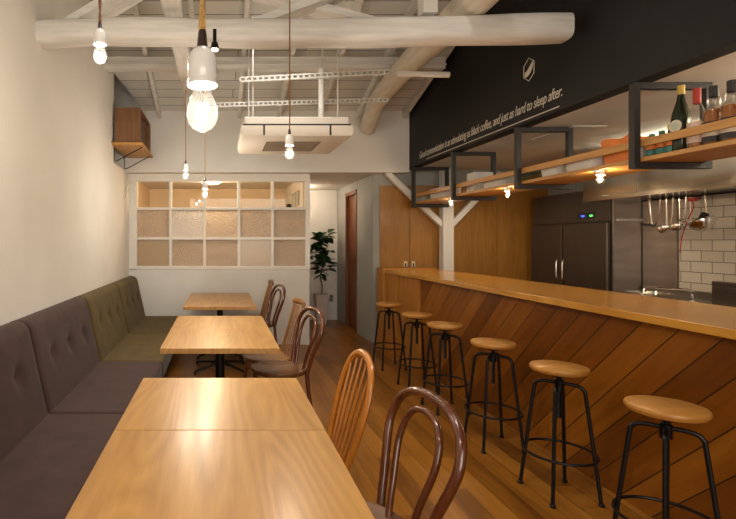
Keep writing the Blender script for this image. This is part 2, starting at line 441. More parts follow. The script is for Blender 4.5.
# roof: rafter underside rz(y)
def rz_(y): return 2.97 + .30 * (6.5 - y)
w = MB()
def roof_slab(poly, z0=.10, th=.03):
    A = [w.bm.verts.new((x, y, rz_(y) + z0)) for x, y in poly]; B = [w.bm.verts.new((x, y, rz_(y) + z0 + th)) for x, y in poly]
    w.bm.faces.new(A); w.bm.faces.new(B[::-1]); n = len(poly)
    for i in range(n): w.bm.faces.new((A[i], B[i], B[(i + 1) % n], A[(i + 1) % n]))
roof_slab([(XL - .02, 1.0), (XB + .1, 1.0), (XB + .1, 6.6), (-.92, 6.6), (XL - .02, 5.60)])
w.box((XL, YN, rz_(1.0) + .10), (XB, 1.0, rz_(1.0) + .13))
struct(w.build('ceiling', 'roofboards'))
w = MB(); w.box((XL - .5, 5.3, 3.9), (-.6, 6.8, 3.95)); struct(w.build('ceiling_recess', 'white'))
for k, x in enumerate([-.79, -.27, .25, .77, 1.29, 1.81, 2.41]):
    m = MB()
    m.bar((x, 1.0, rz_(1.0) + .05), (x, 6.44, rz_(6.44) + .05), .045, .095)
    struct(m.build('trim_%d' % (k + 1), 'beamy'))
# upper back wall
struct(MB().box((XL - .5, YB, 2.29), (XB, YB + .14, 3.10)).box((XL - .5, YB, 3.10), (-.80, YB + .14, 3.95)).build('wall_back', 'white'))
# black wall over the bar
struct(MB().box((XB, YN, 2.345), (XB + .12, YB + .14, 4.9)).build('wall_right', 'black_wall'))
struct(MB().box((XB + .001, YN, 2.346), (5.0, 6.66, 2.42)).build('ceiling_kitchen', 'ceilwhite'))
struct(MB().box((XL - .1, YB + .14, 2.29), (XB + 0, 8.8, 2.36)).build('ceiling_hall', 'ceilwhite'))
# behind the camera
w = MB().box((XL - .5, YN - .15, 0), (5.0, YN, 5.0)); struct(w.build('wall_front', 'wall'))
# low partition wall under the glazing
PX0, PX1, PY = -1.17, 1.19, 6.58
struct(MB().box((XL, PY, 0), (PX1 + .01, PY + .10, 1.01)).build('wall_partition', 'white'))
win = struct(thing('window_1', '', ''))
for k in ('label', 'category'): del win[k]
sx = lambda x: (x - 220) * PY / F
sz = lambda y: CAMZ - (y - 241) * PY / F
vx = [136.5, 170.3, 204.5, 239, 272.6, 306.5]; hz = [182, 208.5, 238.4, 267]
f = MB()
f.box((XL, PY - .01, 1.01), (PX1 + .02, PY + .11, sz(266)), .003)
f.box((PX0 - .05, PY - .01, sz(181.5)), (PX1 + .02, PY + .11, 2.29), .003)
f.box((XL, PY, 1.0), (sx(137), PY + .10, 2.29), .003)
f.box((sx(305.5), PY, 1.0), (PX1 + .02, PY + .10, 2.29), .003)
for x in vx[1:-1]: f.box((sx(x) - .019, PY + .01, 1.05), (sx(x) + .019, PY + .07, 2.2), .003)
for y in hz[1:-1]: f.box((PX0, PY + .012, sz(y) - .017), (PX1, PY + .068, sz(y) + .017), .003)
f.build('window_frame', 'frame_white', win)
kinds = [['glass'] * 5, ['frost', 'frost_white', 'frost', 'frost', 'frost'], ['smooth_frost', 'frost', 'frost', 'smooth_frost', 'frost']]
for r_ in range(3):
    for c in range(5):
        MB().box((sx(vx[c]), PY + .038, sz(hz[r_ + 1])), (sx(vx[c + 1]), PY + .043, sz(hz[r_]))).build('window_pane', kinds[r_][c], win)
# room behind the glazing
struct(MB().box((XL - .5, 8.5, 0), (1.25, 8.6, 2.3)).build('wall_backroom_back', 'warmwall'))
struct(MB().box((XL - .2, PY + .1, 0), (XL, 8.5, 2.3)).build('wall_backroom_left', 'claywood'))
w = MB()   # wall between that room and the hall, with an opening
w.box((1.13, PY + .11, 0), (1.20, 8.5, 1.62)); w.box((1.13, PY + .11, 2.16), (1.20, 8.5, 2.29))
w.box((1.13, PY + .11, 1.62), (1.20, 6.95, 2.16)); w.box((1.13, 7.9, 1.62), (1.20, 8.5, 2.16))
struct(w.build('wall_backroom_right', 'white'))
w2 = struct(thing('window_2', '', '')); del w2['label']; del w2['category']
f = MB()
for y in (6.97, 7.27, 7.57, 7.88): f.box((1.135, y - .015, 1.62), (1.185, y + .015, 2.16))
for z in (1.64, 1.89, 2.145): f.box((1.137, 6.95, z - .015), (1.183, 7.9, z + .015))
f.build('window_frame', 'frame_white', w2)
MB().box((1.158, 6.95, 1.62), (1.162, 7.9, 2.16)).build('window_pane', 'glass', w2)
# hall
HX = 2.07
struct(MB().box((1.20, 8.67, 0), (HX + .1, 8.8, 2.3)).build('wall_hall_back', 'white'))
w = MB(); w.box((HX, 6.72, 0), (HX + .12, 7.40, 2.3)); w.box((HX, 8.05, 0), (HX + .12, 8.67, 2.3)); w.box((HX, 7.40, 2.17), (HX + .12, 8.05, 2.3))
struct(w.build('wall_hall_right', 'grey_wall'))
d = struct(thing('door_1', '', '', (HX, 7.40, 0))); del d['label']; del d['category']
f = MB(); f.box((-.015, 0, 0), (.11, .05, 2.17), .004); f.box((-.015, .60, 0), (.11, .65, 2.17), .004); f.box((-.015, 0, 2.11), (.11, .65, 2.17), .004)
f.build('door_frame', 'brown_door', d)
leaf = MB().box((.04, .05, .01), (.08, .60, 2.11), .003).build('door_leaf', 'brown_door', d)
MB().lathe([(0, -.055), (.022, -.05), (.024, -.035), (.012, -.028), (.010, 0), (.024, 0), (.024, .004)], 14, (.04, .13, 1.13), 'x').build('door_knob', 'brass', leaf)
# boarded wall behind the bar with a pair of sliding doors
PYW = 6.62
w = MB(); w.box((HX, PYW, 0), (2.155, PYW + .1, 2.3)); w.box((2.155, PYW, 2.14), (5.0, PYW + .1, 2.35))
struct(w.build('wall_bar_end', 'grey_wall'))
px = lambda x, D: (x - 220) * D / F
edges = [379.8, 409.6, 440, 497, 552]
for k in range(2):
    d = struct(thing('door_%d' % (k + 2), '', '', (px(edges[k], PYW), PYW, 0))); del d['label']; del d['category']
    wd = px(edges[k + 1], PYW) - px(edges[k], PYW)
    lf = MB().box((.002, .0, .01), (wd - .002, .04, 2.14), .003).build('door_leaf', 'oak_door', d)
    hx = wd - .055 if k == 0 else .05
    h = MB(); h.box((hx - .022, -.006, .985), (hx + .022, 0, 1.115), .002); h.build('door_pull', 'label_cream', lf)
    MB().box((hx - .010, -.008, 1.01), (hx + .010, -.005, 1.09)).build('pull_recess', 'dark', lf)
w = MB()
for k in range(2, 4): w.box((px(edges[k], PYW) + .002, PYW, 0), (px(edges[k + 1], PYW) - .002, PYW + .04, 2.14), .003)
w.box((px(552, PYW) + .002, PYW, 0), (5.0, PYW + .04, 2.14), .003)
struct(w.build('wall_panelling', 'oak_door'))
# kitchen outer wall
KX = 4.42
struct(MB().box((KX, YN, 0), (KX + .12, 4.72, 2.35)).build('wall_kitchen', 'tile'))
struct(MB().box((KX + .01, 4.72, 0), (KX + .12, 6.62, 2.35)).build('wall_kitchen_back', 'grey_wall'))
sp_ = MB().box((KX - .02, 4.725, 0), (KX + .008, 5.10, 2.2)).build('splash_panel', 'steel_panel')
tag(sp_, 'dull stainless steel sheet on the wall between the fridge and the tiles', 'wall panel')
struct(MB().box((XL, PY - .008, 0), (PX1, PY, .06)).build('baseboard_partition', 'white'))
struct(MB().box((1.2, 8.66, 0), (HX, 8.67, .06)).build('baseboard_hall', 'white'))
# light strip ledge on the kitchen ceiling, access panel
struct(MB().box((2.92, 4.05, 2.336), (3.2, 4.6, 2.3455), .004).build('trim_8', 'white'))

# ------------------------------------------------------------------ timbers under the roof
m = MB()
pts = catmull([(-1.22, 3.32, 2.815), (-.6, 3.32, 2.835), (.3, 3.32, 2.82), (1.2, 3.34, 2.84), (2.385, 3.38, 2.885)], 8)
prof = []
for p_, q_ in (((-1.22, 3.32, 2.790), (-.4, 3.32, 2.800)),): pass
RB = []
for i_, p_ in enumerate(pts):
    ring = []
    for j_ in range(20):
        a_ = 2 * PI * (j_ + .5) / 20; c_, s_ = math.cos(a_), math.sin(a_); e_ = .55
        hh = .083 + .004 * math.sin(i_ * .9) + .008 * p_.x / 2.4
        ring.append(m.bm.verts.new((p_.x + 0, p_.y + .085 * math.copysign(abs(c_) ** e_, c_), p_.z - .028 + hh * math.copysign(abs(s_) ** e_, s_))))
    RB.append(ring)
for A_, B_ in zip(RB, RB[1:]):
    for j_ in range(20): m.bm.faces.new((A_[j_], A_[(j_ + 1) % 20], B_[(j_ + 1) % 20], B_[j_]))
m.bm.faces.new(RB[0][::-1]); m.bm.faces.new(RB[-1])
bm_ = m.build('main_beam', 'beam'); tag(bm_, 'thickest white painted round-edged beam spanning the whole room near the camera', 'beam', )
m = MB().box((-1.22, 5.18, 3.215), (2.39, 5.29, 3.342), .012)
m.box((-1.22, 5.165, 3.25), (2.39, 5.18, 3.262))
tag(m.build('purlin', 'beam'), 'squared white purlin running across below the rafters, beyond the big beam', 'beam')
m = MB()
lp = catmull([(1.93, 6.40, 2.87), (1.84, 5.7, 3.02), (1.83, 4.9, 3.10), (1.79, 4.1, 3.08), (1.74, 3.38, 3.035), (1.66, 2.3, 3.03), (1.6, 1.4, 3.03)], 6)
m.tube(lp, [.105 + .0006 * i for i in range(len(lp))], 12)
tag(m.build('round_log', 'log'), 'curved cream log running down to the back wall beside the black wall', 'beam')
m = MB().box((-.39, 3.05, 2.935), (-.25, 6.42, 3.05), .02)
tag(m.build('cross_timber', 'beamy'), 'rough squared white timber lying over the big beam behind the largest pendant', 'beam')
def pz(x, y, D): return ((x - 220) * D / F, D, CAMZ + (241 - y) * D / F)
m = MB().bar(pz(66, 32, 3.42), pz(190, -42, 3.42), .05, .24, up=(0, 1, 0)); m2 = m
tag(m.build('roof_brace', 'beam'), 'wide white brace board rising to the right above the left end of the big beam', 'brace')
m = MB().bar(pz(243, 30, 3.42), pz(400, -27, 3.42), .05, .15, up=(0, 1, 0))
tag(m.build('roof_brace', 'beam'), 'white brace board rising to the right above the middle of the big beam', 'brace')
m = MB().bar(pz(372, 24, 3.50), pz(235, -12, 3.50), .05, .13, up=(0, 1, 0))
tag(m.build('roof_brace', 'beam'), 'white brace board falling to the right behind the crossing board above the big beam', 'brace')
m = MB().box((1.37, 3.30, 2.93), (1.47, 3.40, 4.0), .006)
tag(m.build('roof_post', 'white'), 'upright white post standing on the big beam left of the round log', 'post')
m = MB().tube([(1.56, 4.32, 2.865), (2.02, 4.32, 2.855)], .026, 12)
tag(m.build('conduit_pipe', 'beam'), 'short white round pipe sticking out behind the log towards the black wall', 'pipe')
# slotted channels and hangers of the air conditioner
def channel(y, x0, x1, z0, z1, label):
    m = MB()
    L = x1 - x0; n = int(L / .05)
    for s_ in (-1, 1): m.bar((x0, y, z0 + s_ * .017), (x1, y, z1 + s_ * .017), .03, .012)
    for i in range(n + 1):
        t = i / n
        m.bar((x0 + L * t - .009, y, z0 + (z1 - z0) * t), (x0 + L * t + .009, y, z0 + (z1 - z0) * t), .028, .024)
    return tag(m.build('slotted_channel', 'galv'), label, 'metal channel')
channel(4.38, .18, 1.52, 2.83, 2.90, 'nearer slotted metal channel hanging above the air conditioner')
channel(5.12, -.05, 1.75, 2.81, 2.86, 'farther slotted metal channel hanging above the air conditioner')

# air conditioner cassette
AY0, AY1, AX0, AX1 = 4.28, 5.16, .185, 1.165
ac = thing('air_conditioner', 'ivory square air conditioner cassette hanging below the white beams', 'air conditioner', ((AX0 + AX1) / 2, (AY0 + AY1) / 2, 2.30))
hx_, hy_ = (AX1 - AX0) / 2, (AY1 - AY0) / 2
MB().box((-hx_ + .03, -hy_ + .03, .115), (hx_ - .03, hy_ - .03, .185), .012).build('upper_casing', 'acwhite', ac)
MB().box((-hx_ + .015, -hy_ + .02, .098), (hx_ - .015, hy_ - .02, .118)).build('shadow_gap', 'dark', ac)
m = MB()
poly = [(-hx_, .10), (-hx_, .035), (-hx_ + .03, .0), (hx_ - .03, .0), (hx_, .035), (hx_, .10)]
t = bmesh.new()
lay = [(.10, 0), (.04, 0), (.012, .012), (0, .04)]
rings = [[t.verts.new((sx_ * (hx_ - o_), sy_ * (hy_ - o_), z)) for sx_, sy_ in ((-1, -1), (1, -1), (1, 1), (-1, 1))] for z, o_ in lay]
for A, B in zip(rings, rings[1:]):
    for j in range(4): t.faces.new((A[j], A[(j + 1) % 4], B[(j + 1) % 4], B[j]))
t.faces.new(rings[0]); t.faces.new(rings[-1]); m.merge(t)
m.build('lower_panel', 'acwhite', ac)
g = MB()
for k in range(9): g.box((-.235, -.22 + k * .052, -.006), (.235, -.20 + k * .052, -.001))
g.build('intake_grille', plain('tan plastic slats', (.32, .25, .18), .5), ac)
MB().box((-.25, -.235, -.002), (.25, .235, .0)).build('grille_recess', plain('brown filter', (.16, .11, .075), .7), ac)
for s_ in (-1, 1): MB().box((s_ * .29 - .008, -hy_ - .002, .015), (s_ * .29 + .008, -hy_ + .002, .10)).build('panel_seam', 'dark', ac)
MB().tube([(.30, 0, .18), (.30, 0, .75)], .028, 12).build('white_pipe', 'beam', ac)
for (a, b) in ((.38, -.33), (.38, .33), (-.38, .33), (-.38, -.33)):
    MB().tube([(a, b, .15), (a, b, 1.1)], .006, 6).build('hanging_rod', 'galv', ac)

# ------------------------------------------------------------------ wall box on bracket shelf
sh = thing('wall_shelf', 'small orange wood shelf on wire brackets high on the left wall', 'shelf', (XL, 5.50, 2.47))
MB().box((.0, 0, 0), (.35, .88, .03), .003).build('shelf_board', 'shelf_wood', sh)
for y in (.12, .72):
    MB().tube([(.006, y, -.0), (.006, y, -.16), (.03, y, -.165), (.33, y, -.004)], .006, 8).build('bracket', 'black_metal', sh)
bx = thing('speaker_box', 'dark walnut open box standing on the small wall shelf, slatted inside', 'box', (XL + .03, 5.54, 2.50))
m = MB(); m.box((0, 0, 0), (.29, .02, .40), .002); m.box((0, .02, 0), (.29, .80, .02)); m.box((0, .02, .38), (.29, .80, .40)); m.box((0, .78, .02), (.29, .80, .38)); m.box((0, .02, .02), (.02, .78, .38))
m.build('box_shell', 'walnut', bx)
m = MB()
for k in range(8): m.box((.24, .02, .035 + k * .044), (.25, .78, .058 + k * .044))
m.build('slat_front', 'walnut', bx)
MB().box((.21, .02, .02), (.22, .78, .38)).build('dark_backing', 'dark', bx)
# wire hooks near the partition
for k, (z, lab) in enumerate(((2.14, 'upper thin wire coat hook on the left wall beside the glazing'), (2.05, 'lower thin wire coat hook on the left wall beside the glazing'))):
    m = MB().tube(catmull([(XL, 6.30, z - .12), (XL + .03, 6.30, z - .02), (XL + .09, 6.30, z + .005), (XL + .13, 6.30, z - .05)], 6), .004, 6)
    tag(m.build('coat_hook', 'galv'), lab, 'hook', )

# ------------------------------------------------------------------ pendants
def pendant(loc, top, label, cordmat, group='bare bulb pendants'):
    """origin at bulb bottom"""
    p = thing('pendant_lamp', label, 'pendant lamp', loc, 0, None)
    H = top - loc[2]
    # twisted cord: two strands
    for s_ in (0, PI):
        n = 120 if loc[1] < 2.5 else 2
        pts = [(.0035 * math.cos(s_ + i * .55), .0035 * math.sin(s_ + i * .55), .18 + (H - .18) * i / n) for i in range(n + 1)] if n > 2 else [(.001 * math.cos(s_), 0, .18), (.001 * math.cos(s_), 0, H)]
        if n > 2: pass
        MB().tube(pts, .004 if n > 2 else .0045, 6).build('cord', cordmat, p)
        if n == 2: break
    MB().lathe([(.0065, .190), (.0075, .186), (.0105, .158), (.0115, .156), (.0115, .150)], 16).build('cord_cap', 'capdark', p)
    MB().lathe([(.010, .157), (.016, .155), (.0235, .146), (.027, .134), (.0275, .115), (.0275, .100), (.0268, .099), (.0268, .095), (.028, .093), (.028, .086), (.024, .085), (.016, .088)], 28).build('socket', 'porcelain', p)
    MB().lathe([(.0, .0), (.008, .0008), (.018, .006), (.026, .016), (.0298, .029), (.0292, .042), (.024, .058), (.018, .072), (.015, .086)], 28).build('bulb', 'bulbglass', p)
    m = MB()
    m.tube([(.0, 0, .088), (0, 0, .045)], .0025, 6)
    for k in range(2): m.tube([(0, 0, .055), ((-1) ** k * .009, 0, .04)], .0006, 5)
    m.build('stem', 'chrome', p)
    pts = [(.011 * math.cos(a), .011 * math.sin(a), (.028 if k % 2 else .050)) for k, a in enumerate([i * 2 * PI / 10 for i in range(10)])]
    MB().tube(pts, .0011, 6, closed=True).build('filament', 'filament', p)
    return p
LIGHTS = []
def point_light(loc, energy, col=(1, .91, .78), r=.02):
    l = bpy.data.lights.new('point_light', 'POINT'); l.energy = energy; l.color = col; l.shadow_soft_size = r
    o = bpy.data.objects.new('point_light', l); COL.objects.link(o); o.location = loc; return o
def at(x, y, D, dz=0): v = pz(x, y, D); return (v[0], v[1], v[2] + dz)
PD = [(202.3, 131.5, .92, 'largest and nearest pendant with white porcelain socket and clear bulb', 'cord_gold', 7),
      (100, 64, 2.2, 'pendant with porcelain socket near the left wall, in front of the big beam', 'cord_brown', 10),
      (289.5, 159, 3.15, 'bare bulb pendant hanging in front of the air conditioner', 'cord_brown', 10),
      (185.7, 179, 5.0, 'small pendant on dark cord hanging before the top of the glazing', 'cord_brown', 10),
      (205.0, 198, 4.6, 'small pendant on straight gold cord hanging lowest before the glazing', 'cord_gold', 10)]
for x, y, D, lab, cm, en in PD:
    loc = pz(x, y, D)
    pendant(loc, min(rz_(max(D, 1.0)) + .1, 4.7), lab, cm)
    point_light((loc[0], loc[1], loc[2] + .035), en, r=.012)
# small spot clipped under the beam
sp = thing('spot_lamp', 'tiny spotlight clipped under the big beam just right of the largest pendant socket', 'spotlight', (-.035, 3.24, 2.70))
MB().box((-.012, -.01, .0), (.012, .03, .09), .002).build('clip', 'black_metal', sp)
MB().lathe([(.012, -.02), (.022, -.03), (.03, -.075), (.027, -.077), (.0, -.06)], 16, (0, 0, .03)).build('lamp_head', 'black_metal', sp)
MB().lathe([(0, 0), (.02, .002), (.02, .01), (0, .012)], 16, (0, 0, -.05)).build('lamp_bulb', 'filament', sp)

# ------------------------------------------------------------------ bench
def rounded_cushion(a, b, bev=.035): return MB().box(a, b, bev, 4)
BY = [1.60, 2.83, 4.055, 5.28, 6.50]
BL = [('purple', 'mauve velvet bench unit nearest the camera with buttoned back'), ('purple', 'mauve velvet bench unit next to the first olive one'),
      ('green', 'olive velvet bench unit joined to the mauve seats'), ('green', 'olive velvet bench unit in the far corner by the glazed partition')]
for k in range(4):
    cm, lab = BL[k]
    y0, y1 = BY[k], BY[k + 1]; L = y1 - y0
    b = thing('bench_unit', lab, 'bench', (XL, y0, 0), 0, 'upholstered wall bench')
    MB().box((.003, .0, .0), (.66, L, .22)).build('plinth', 'dark_base', b)
    MB().box((.18, .002, .22), (.745, L - .002, .40), .03, 4).build('seat_cushion', cm, b)
    # back cushion: leaning, tufted by buttons
    t = bmesh.new(); nx, nz_ = 30, 14
    bz0, bz1 = .37, .93
    bt = [(L * (.22 + .28 * j), .68) for j in range(3)]
    def front(u, z):
        tz = (z - bz0) / (bz1 - bz0)
        x = .245 - .125 * tz
        e = min(u, L - u) / .05
        if e < 1: x -= .035 * (1 - math.sqrt(max(0, 1 - (1 - e) ** 2)))
        e2 = (bz1 - z) / .06
        if e2 < 1: x -= .06 * (1 - math.sqrt(max(0, 1 - (1 - e2) ** 2)))
        for (bu, bz) in bt:
            dd = math.hypot((u - bu), (z - bz) * .8); x -= .034 * math.exp(-(dd / .042) ** 2)
        return x
    us = [L * .5 * (1 - math.cos(PI * i / 44)) * .35 + L * i / 44 * .65 for i in range(45)]
    zs = [bz0 + (bz1 - bz0) * (1 - (1 - i / 22) ** 1.4) for i in range(23)]
    G = [[t.verts.new((front(u, z), min(max(u, .003), L - .003), z)) for z in zs] for u in us]
    Bk = [[t.verts.new((.004, min(max(u, .003), L - .003), z)) for z in (zs[0], zs[-1] - .01)] for u in us]
    for i in range(44):
        for j in range(22): t.faces.new((G[i][j], G[i + 1][j], G[i + 1][j + 1], G[i][j + 1]))
        t.faces.new((G[i][22], G[i + 1][22], Bk[i + 1][1], Bk[i][1]))
        t.faces.new((G[i][0], G[i + 1][0], Bk[i + 1][0], Bk[i][0]))
        t.faces.new((Bk[i][0], Bk[i + 1][0], Bk[i + 1][1], Bk[i][1]))
    for i in (0, 44): t.faces.new([G[i][j] for j in range(23)] + [Bk[i][1], Bk[i][0]])
    m = MB(); m.merge(t); bc = m.build('back_cushion', cm, b)
    for (bu, bz) in bt:
        MB().lathe([(0, .006), (.009, .004), (.014, -.002), (.012, -.006)], 12, mat=Matrix.Translation((front(bu, bz) + .003, bu, bz)) @ Matrix.Rotation(PI / 2, 4, 'Y')).build('button', 'button', bc)

# ------------------------------------------------------------------ tables
def make_table(loc, label, top='oak_top'):
    t = thing('cafe_table', label, 'table', loc, 0, 'square cafe tables')
    W2, D2 = .375, .331
    MB().box((-W2, -D2, .685), (W2, D2, .72), .003).build('tabletop', top, t)
    MB().tube([(0, 0, .03), (0, 0, .672)], .032, 16).build('column', 'black_metal', t)
    MB().box((-.15, -.15, .672), (.15, .15, .685), .003).build('mounting_plate', 'black_metal', t)
    for sx_ in (-1, 1):
        for sy_ in (-1, 1):
            e = (sx_ * .26, sy_ * .22, .018); mm = MB()
            mm.tube([(0, 0, .075), (sx_ * .1, sy_ * .085, .062), (e[0], e[1], .026)], [.024, .020, .014], 8, flat=(1, .8))
            mm.lathe([(.014, 0), (.016, .002), (.016, .012), (.012, .018)], 10, (e[0], e[1], 0))
            mm.build('foot', 'black_metal', t)
    return t
tl = ['nearest light oak table, its front edge out of frame', 'light oak table with one straight seam touching the nearest table, beside the two nearest chairs',
      'front one of the middle pair of oak tables', 'rear one of the middle pair of oak tables',
      'front one of the far pair of oak tables', 'farthest oak table, right before the partition']
for k, yc in enumerate((1.405, 2.07, 3.39, 4.055, 5.33, 5.995)):
    make_table((0.0, yc, 0), tl[k])

# ------------------------------------------------------------------ chairs (local: faces -x, origin under seat centre)
def bentwood(loc, rz, label):
    c = thing('bentwood_chair', label, 'chair', loc, rz, 'dark bentwood chairs')
    MB().lathe([(.0, .440), (.17, .440), (.185, .446), (.205, .450), (.207, .436), (.198, .418), (.18, .412), (0, .415)], 32).build('seat', 'bent_seat', c)
    # outer hoop = rear legs + back in one bend
    def back(z):
        return .165 + .015 * max(0, (z - .44)) / .46 + .11 * (max(0, z - .44) / .46) ** 1.1
    def hoop(w0, wmax, z0, ztop, zw, rr, dx=0):
        pts = []
        half = [(w0, z0), (w0 + (wmax - w0) * .35, z0 + (zw - z0) * .4), (wmax * .97, z0 + (zw - z0) * .8), (wmax, zw), (wmax * .86, zw + (ztop - zw) * .55), (wmax * .5, zw + (ztop - zw) * .9)]
        pts = [(back(z) + dx, w, z) for w, z in half] + [(back(ztop) + dx, 0, ztop)] + [(back(z) + dx, -w, z) for w, z in half[::-1]]
        return catmull(pts, 6)
    ho = hoop(.14, .215, .42, .872, .745, .014)
    # outer hoop with legs
    Lg = []
    for s_ in (1, -1):
        pts = catmull([(back(.42), s_ * .135, .43), (.175, s_ * .14, .30), (.20, s_ * .155, .12), (.225, s_ * .165, 0.0)], 5)
        MB().tube(pts, [.0165 - .004 * i / len(pts) for i in range(len(pts))], 12).build('leg', 'bent', c)
    MB().tube(ho, .0155, 14).build('outer_hoop', 'bent', c)
    hi_ = hoop(.07, .118, .43, .822, .715, .01, -.004)
    MB().tube(hi_, .0115, 12).build('inner_hoop', 'bent', c)
    for s_ in (1, -1):
        pts = catmull([(-.135, s_ * .13, .425), (-.15, s_ * .145, .25), (-.165, s_ * .16, 0)], 5)
        MB().tube(pts, [.017 - .005 * i / len(pts) for i in range(len(pts))], 12).build('leg', 'bent', c)
    ring = [(.155 * math.cos(a), .155 * math.sin(a), .24) for a in [i * 2 * PI / 28 for i in range(28)]]
    MB().tube(ring, .009, 8, closed=True).build('leg_ring', 'bent', c)
    return c
def seat_wind(c, mat):
    t = bmesh.new()
    prof = [(.0, .428), (.15, .428), (.19, .436), (.205, .440), (.212, .428), (.20, .408), (.16, .402), (0, .402)]
    m = MB(); m.lathe(prof, 32)
    for v in m.bm.verts:
        k = 1.0 - .12 * max(0, v.co.x) / .21
        v.co.y *= k * 1.02
    m.build('seat', mat, c)
def legs_wind(c, mat):
    for sx_ in (1, -1):
        for s_ in (1, -1):
            pts = [(sx_ * .12, s_ * .12, .415), (sx_ * .155, s_ * .155, .25), (sx_ * .20, s_ * .185, 0)]
            MB().tube(catmull(pts, 4), [.012, .014, .016, .018, .018, .017, .015, .013, .011], 10).build('leg', mat, c)
    for s_ in (1, -1): MB().tube([(-.165, s_ * .163, .2), (.165, s_ * .163, .2)], .009, 8).build('stretcher', mat, c)
    MB().tube([(0, -.163, .2), (0, .163, .2)], .009, 8).build('stretcher', mat, c)
def hoopback(loc, rz, label):
    c = thing('hoop_back_chair', label, 'chair', loc, rz)
    seat_wind(c, 'orange_wood'); legs_wind(c, 'orange_wood')
    bk = lambda z: .155 + .13 * (z - .42) / .48
    half = [(.12, .42), (.155, .55), (.172, .67), (.165, .77), (.125, .85), (.06, .888)]
    pts = [(bk(z), w, z) for w, z in half] + [(bk(.895), 0, .895)] + [(bk(z), -w, z) for w, z in half[::-1]]
    MB().tube(catmull(pts, 6), .0150, 12, flat=(1.15, .85)).build('back_hoop', 'orange_wood', c)
    for k in range(-2, 3):
        y0, y1 = k * .042, k * .058
        zt = .885 - .018 * abs(k) ** 1.6
        MB().tube([(bk(.425), y0, .425), (bk(.62), (y0 + y1) / 2, .62), (bk(zt), y1, zt)], [.006, .0085, .0055], 8).build('spindle', 'orange_wood', c)
    return c
def combback(loc, rz, label):
    c = thing('spindle_back_chair', label, 'chair', loc, rz, 'tan spindle back chairs')
    seat_wind(c, 'tan_wood'); legs_wind(c, 'tan_wood')
    bk = lambda z: .155 + .12 * (z - .42) / .48
    for k in range(-3, 4):
        y0, y1 = k * .050, k * .030
        r_ = .0125 if abs(k) == 3 else .0065
        MB().tube([(bk(.42), y0, .42), (bk(.855), y1, .855)], [r_, r_ * .8], 8).build('spindle', 'tan_wood', c)
    pts = catmull([(bk(.9) - .008, -.135, .868), (bk(.9) + .008, -.06, .878), (bk(.9) + .012, 0, .880), (bk(.9) + .008, .06, .878), (bk(.9) - .008, .135, .868)], 4)
    MB().tube(pts, .021, 10, flat=(.6, 1.25)).build('crest_rail', 'tan_wood', c)
    return c
bentwood((.425, 1.60, 0), R(6), 'dark glossy bentwood chair nearest the camera with double hoop back')
hoopback((.345, 2.13, 0), R(3), 'orange wooden hoop back chair with spindles at the second nearest table')
bentwood((.44, 3.66, 0), R(14), 'dark bentwood chair with round seat at the middle tables')
combback((.40, 4.08, 0), R(10), 'tan spindle back chair tucked under the middle tables')
bentwood((.43, 5.66, 0), R(12), 'dark bentwood chair at the far tables by the partition')
combback((.37, 6.10, 0), R(5), 'tan spindle back chair at the farthest table')

# ------------------------------------------------------------------ bar counter
bar = thing('bar_counter', 'long oak bar counter with diagonal board front', 'bar counter')
CT = 1.03
MB().box((2.09, .9, CT - .042), (2.80, 6.50, CT), .004).build('countertop', 'oak_bar', bar)
bf = MB().box((2.17, .9, 0), (2.20, 5.30, CT - .042)).build('front_panel', 'bar_boards', bar)
MB().box((2.14, 5.30, 0), (2.76, 5.90, CT - .042), .002).build('plain_panel', 'oak_panel', bar)
MB().box((2.115, 5.905, 0), (2.76, 6.26, CT - .042), .002).build('plain_panel', 'oak_panel', bar)
MB().box((2.078, 6.265, 0), (2.76, 6.50, CT + .012), .003).build('end_panel', 'oak_panel', bar)
MB().box((2.72, .9, 0), (2.74, 5.30, CT - .042)).build('back_panel', 'oak_panel', bar)
# white post with braces
po = thing('white_post', 'white square post with two diagonal braces rising behind the bar', 'post', (3.01, 6.515, 0))
MB().box((-.07, -.065, 0), (.07, .065, 2.345), .004).build('post_shaft', 'white', po)
for s_, x1, z1 in ((-1, -.80, 2.30), (1, .72, 2.29)):
    MB().bar((s_ * .055, 0, 1.60), (x1, 0, z1), .07, .075, up=(0, 1, 0), bev=.003).build('brace', 'white', po)

# hanging shelf
hs = thing('hanging_shelf', 'long wooden shelf hung over the bar in square dark steel frames', 'shelf')
FD = [2.96, 4.12, 5.26, 6.34]
SZ = 1.866
for D in FD:
    x0, x1, z0, z1 = 2.485, 2.955, 1.825, 2.343
    m = MB(); th = .038; dd = .022
    m.box((x0, D - dd, z0), (x0 + th, D + dd, z1), .002); m.box((x1 - th, D - dd, z0), (x1, D + dd, z1), .002)
    m.box((x0 + th, D - dd, z0), (x1 - th, D + dd, z0 + th), .002); m.box((x0 + th, D - dd, z1 - th), (x1 - th, D + dd, z1), .002)
    m.build('metal_frame', 'frame_metal', hs)
MB().box((2.525, 1.75, SZ), (2.915, 6.36, SZ + .026), .002).build('shelf_board', 'shelf_wood', hs)
MB().box((2.525, 1.75, 1.955), (2.545, 6.36, 2.0), .002).build('front_rail', 'shelf_wood', hs)
MB().box((2.895, 1.75, 1.955), (2.915, 6.36, 2.0), .002).build('back_rail', 'shelf_wood', hs)
ST = SZ + .026
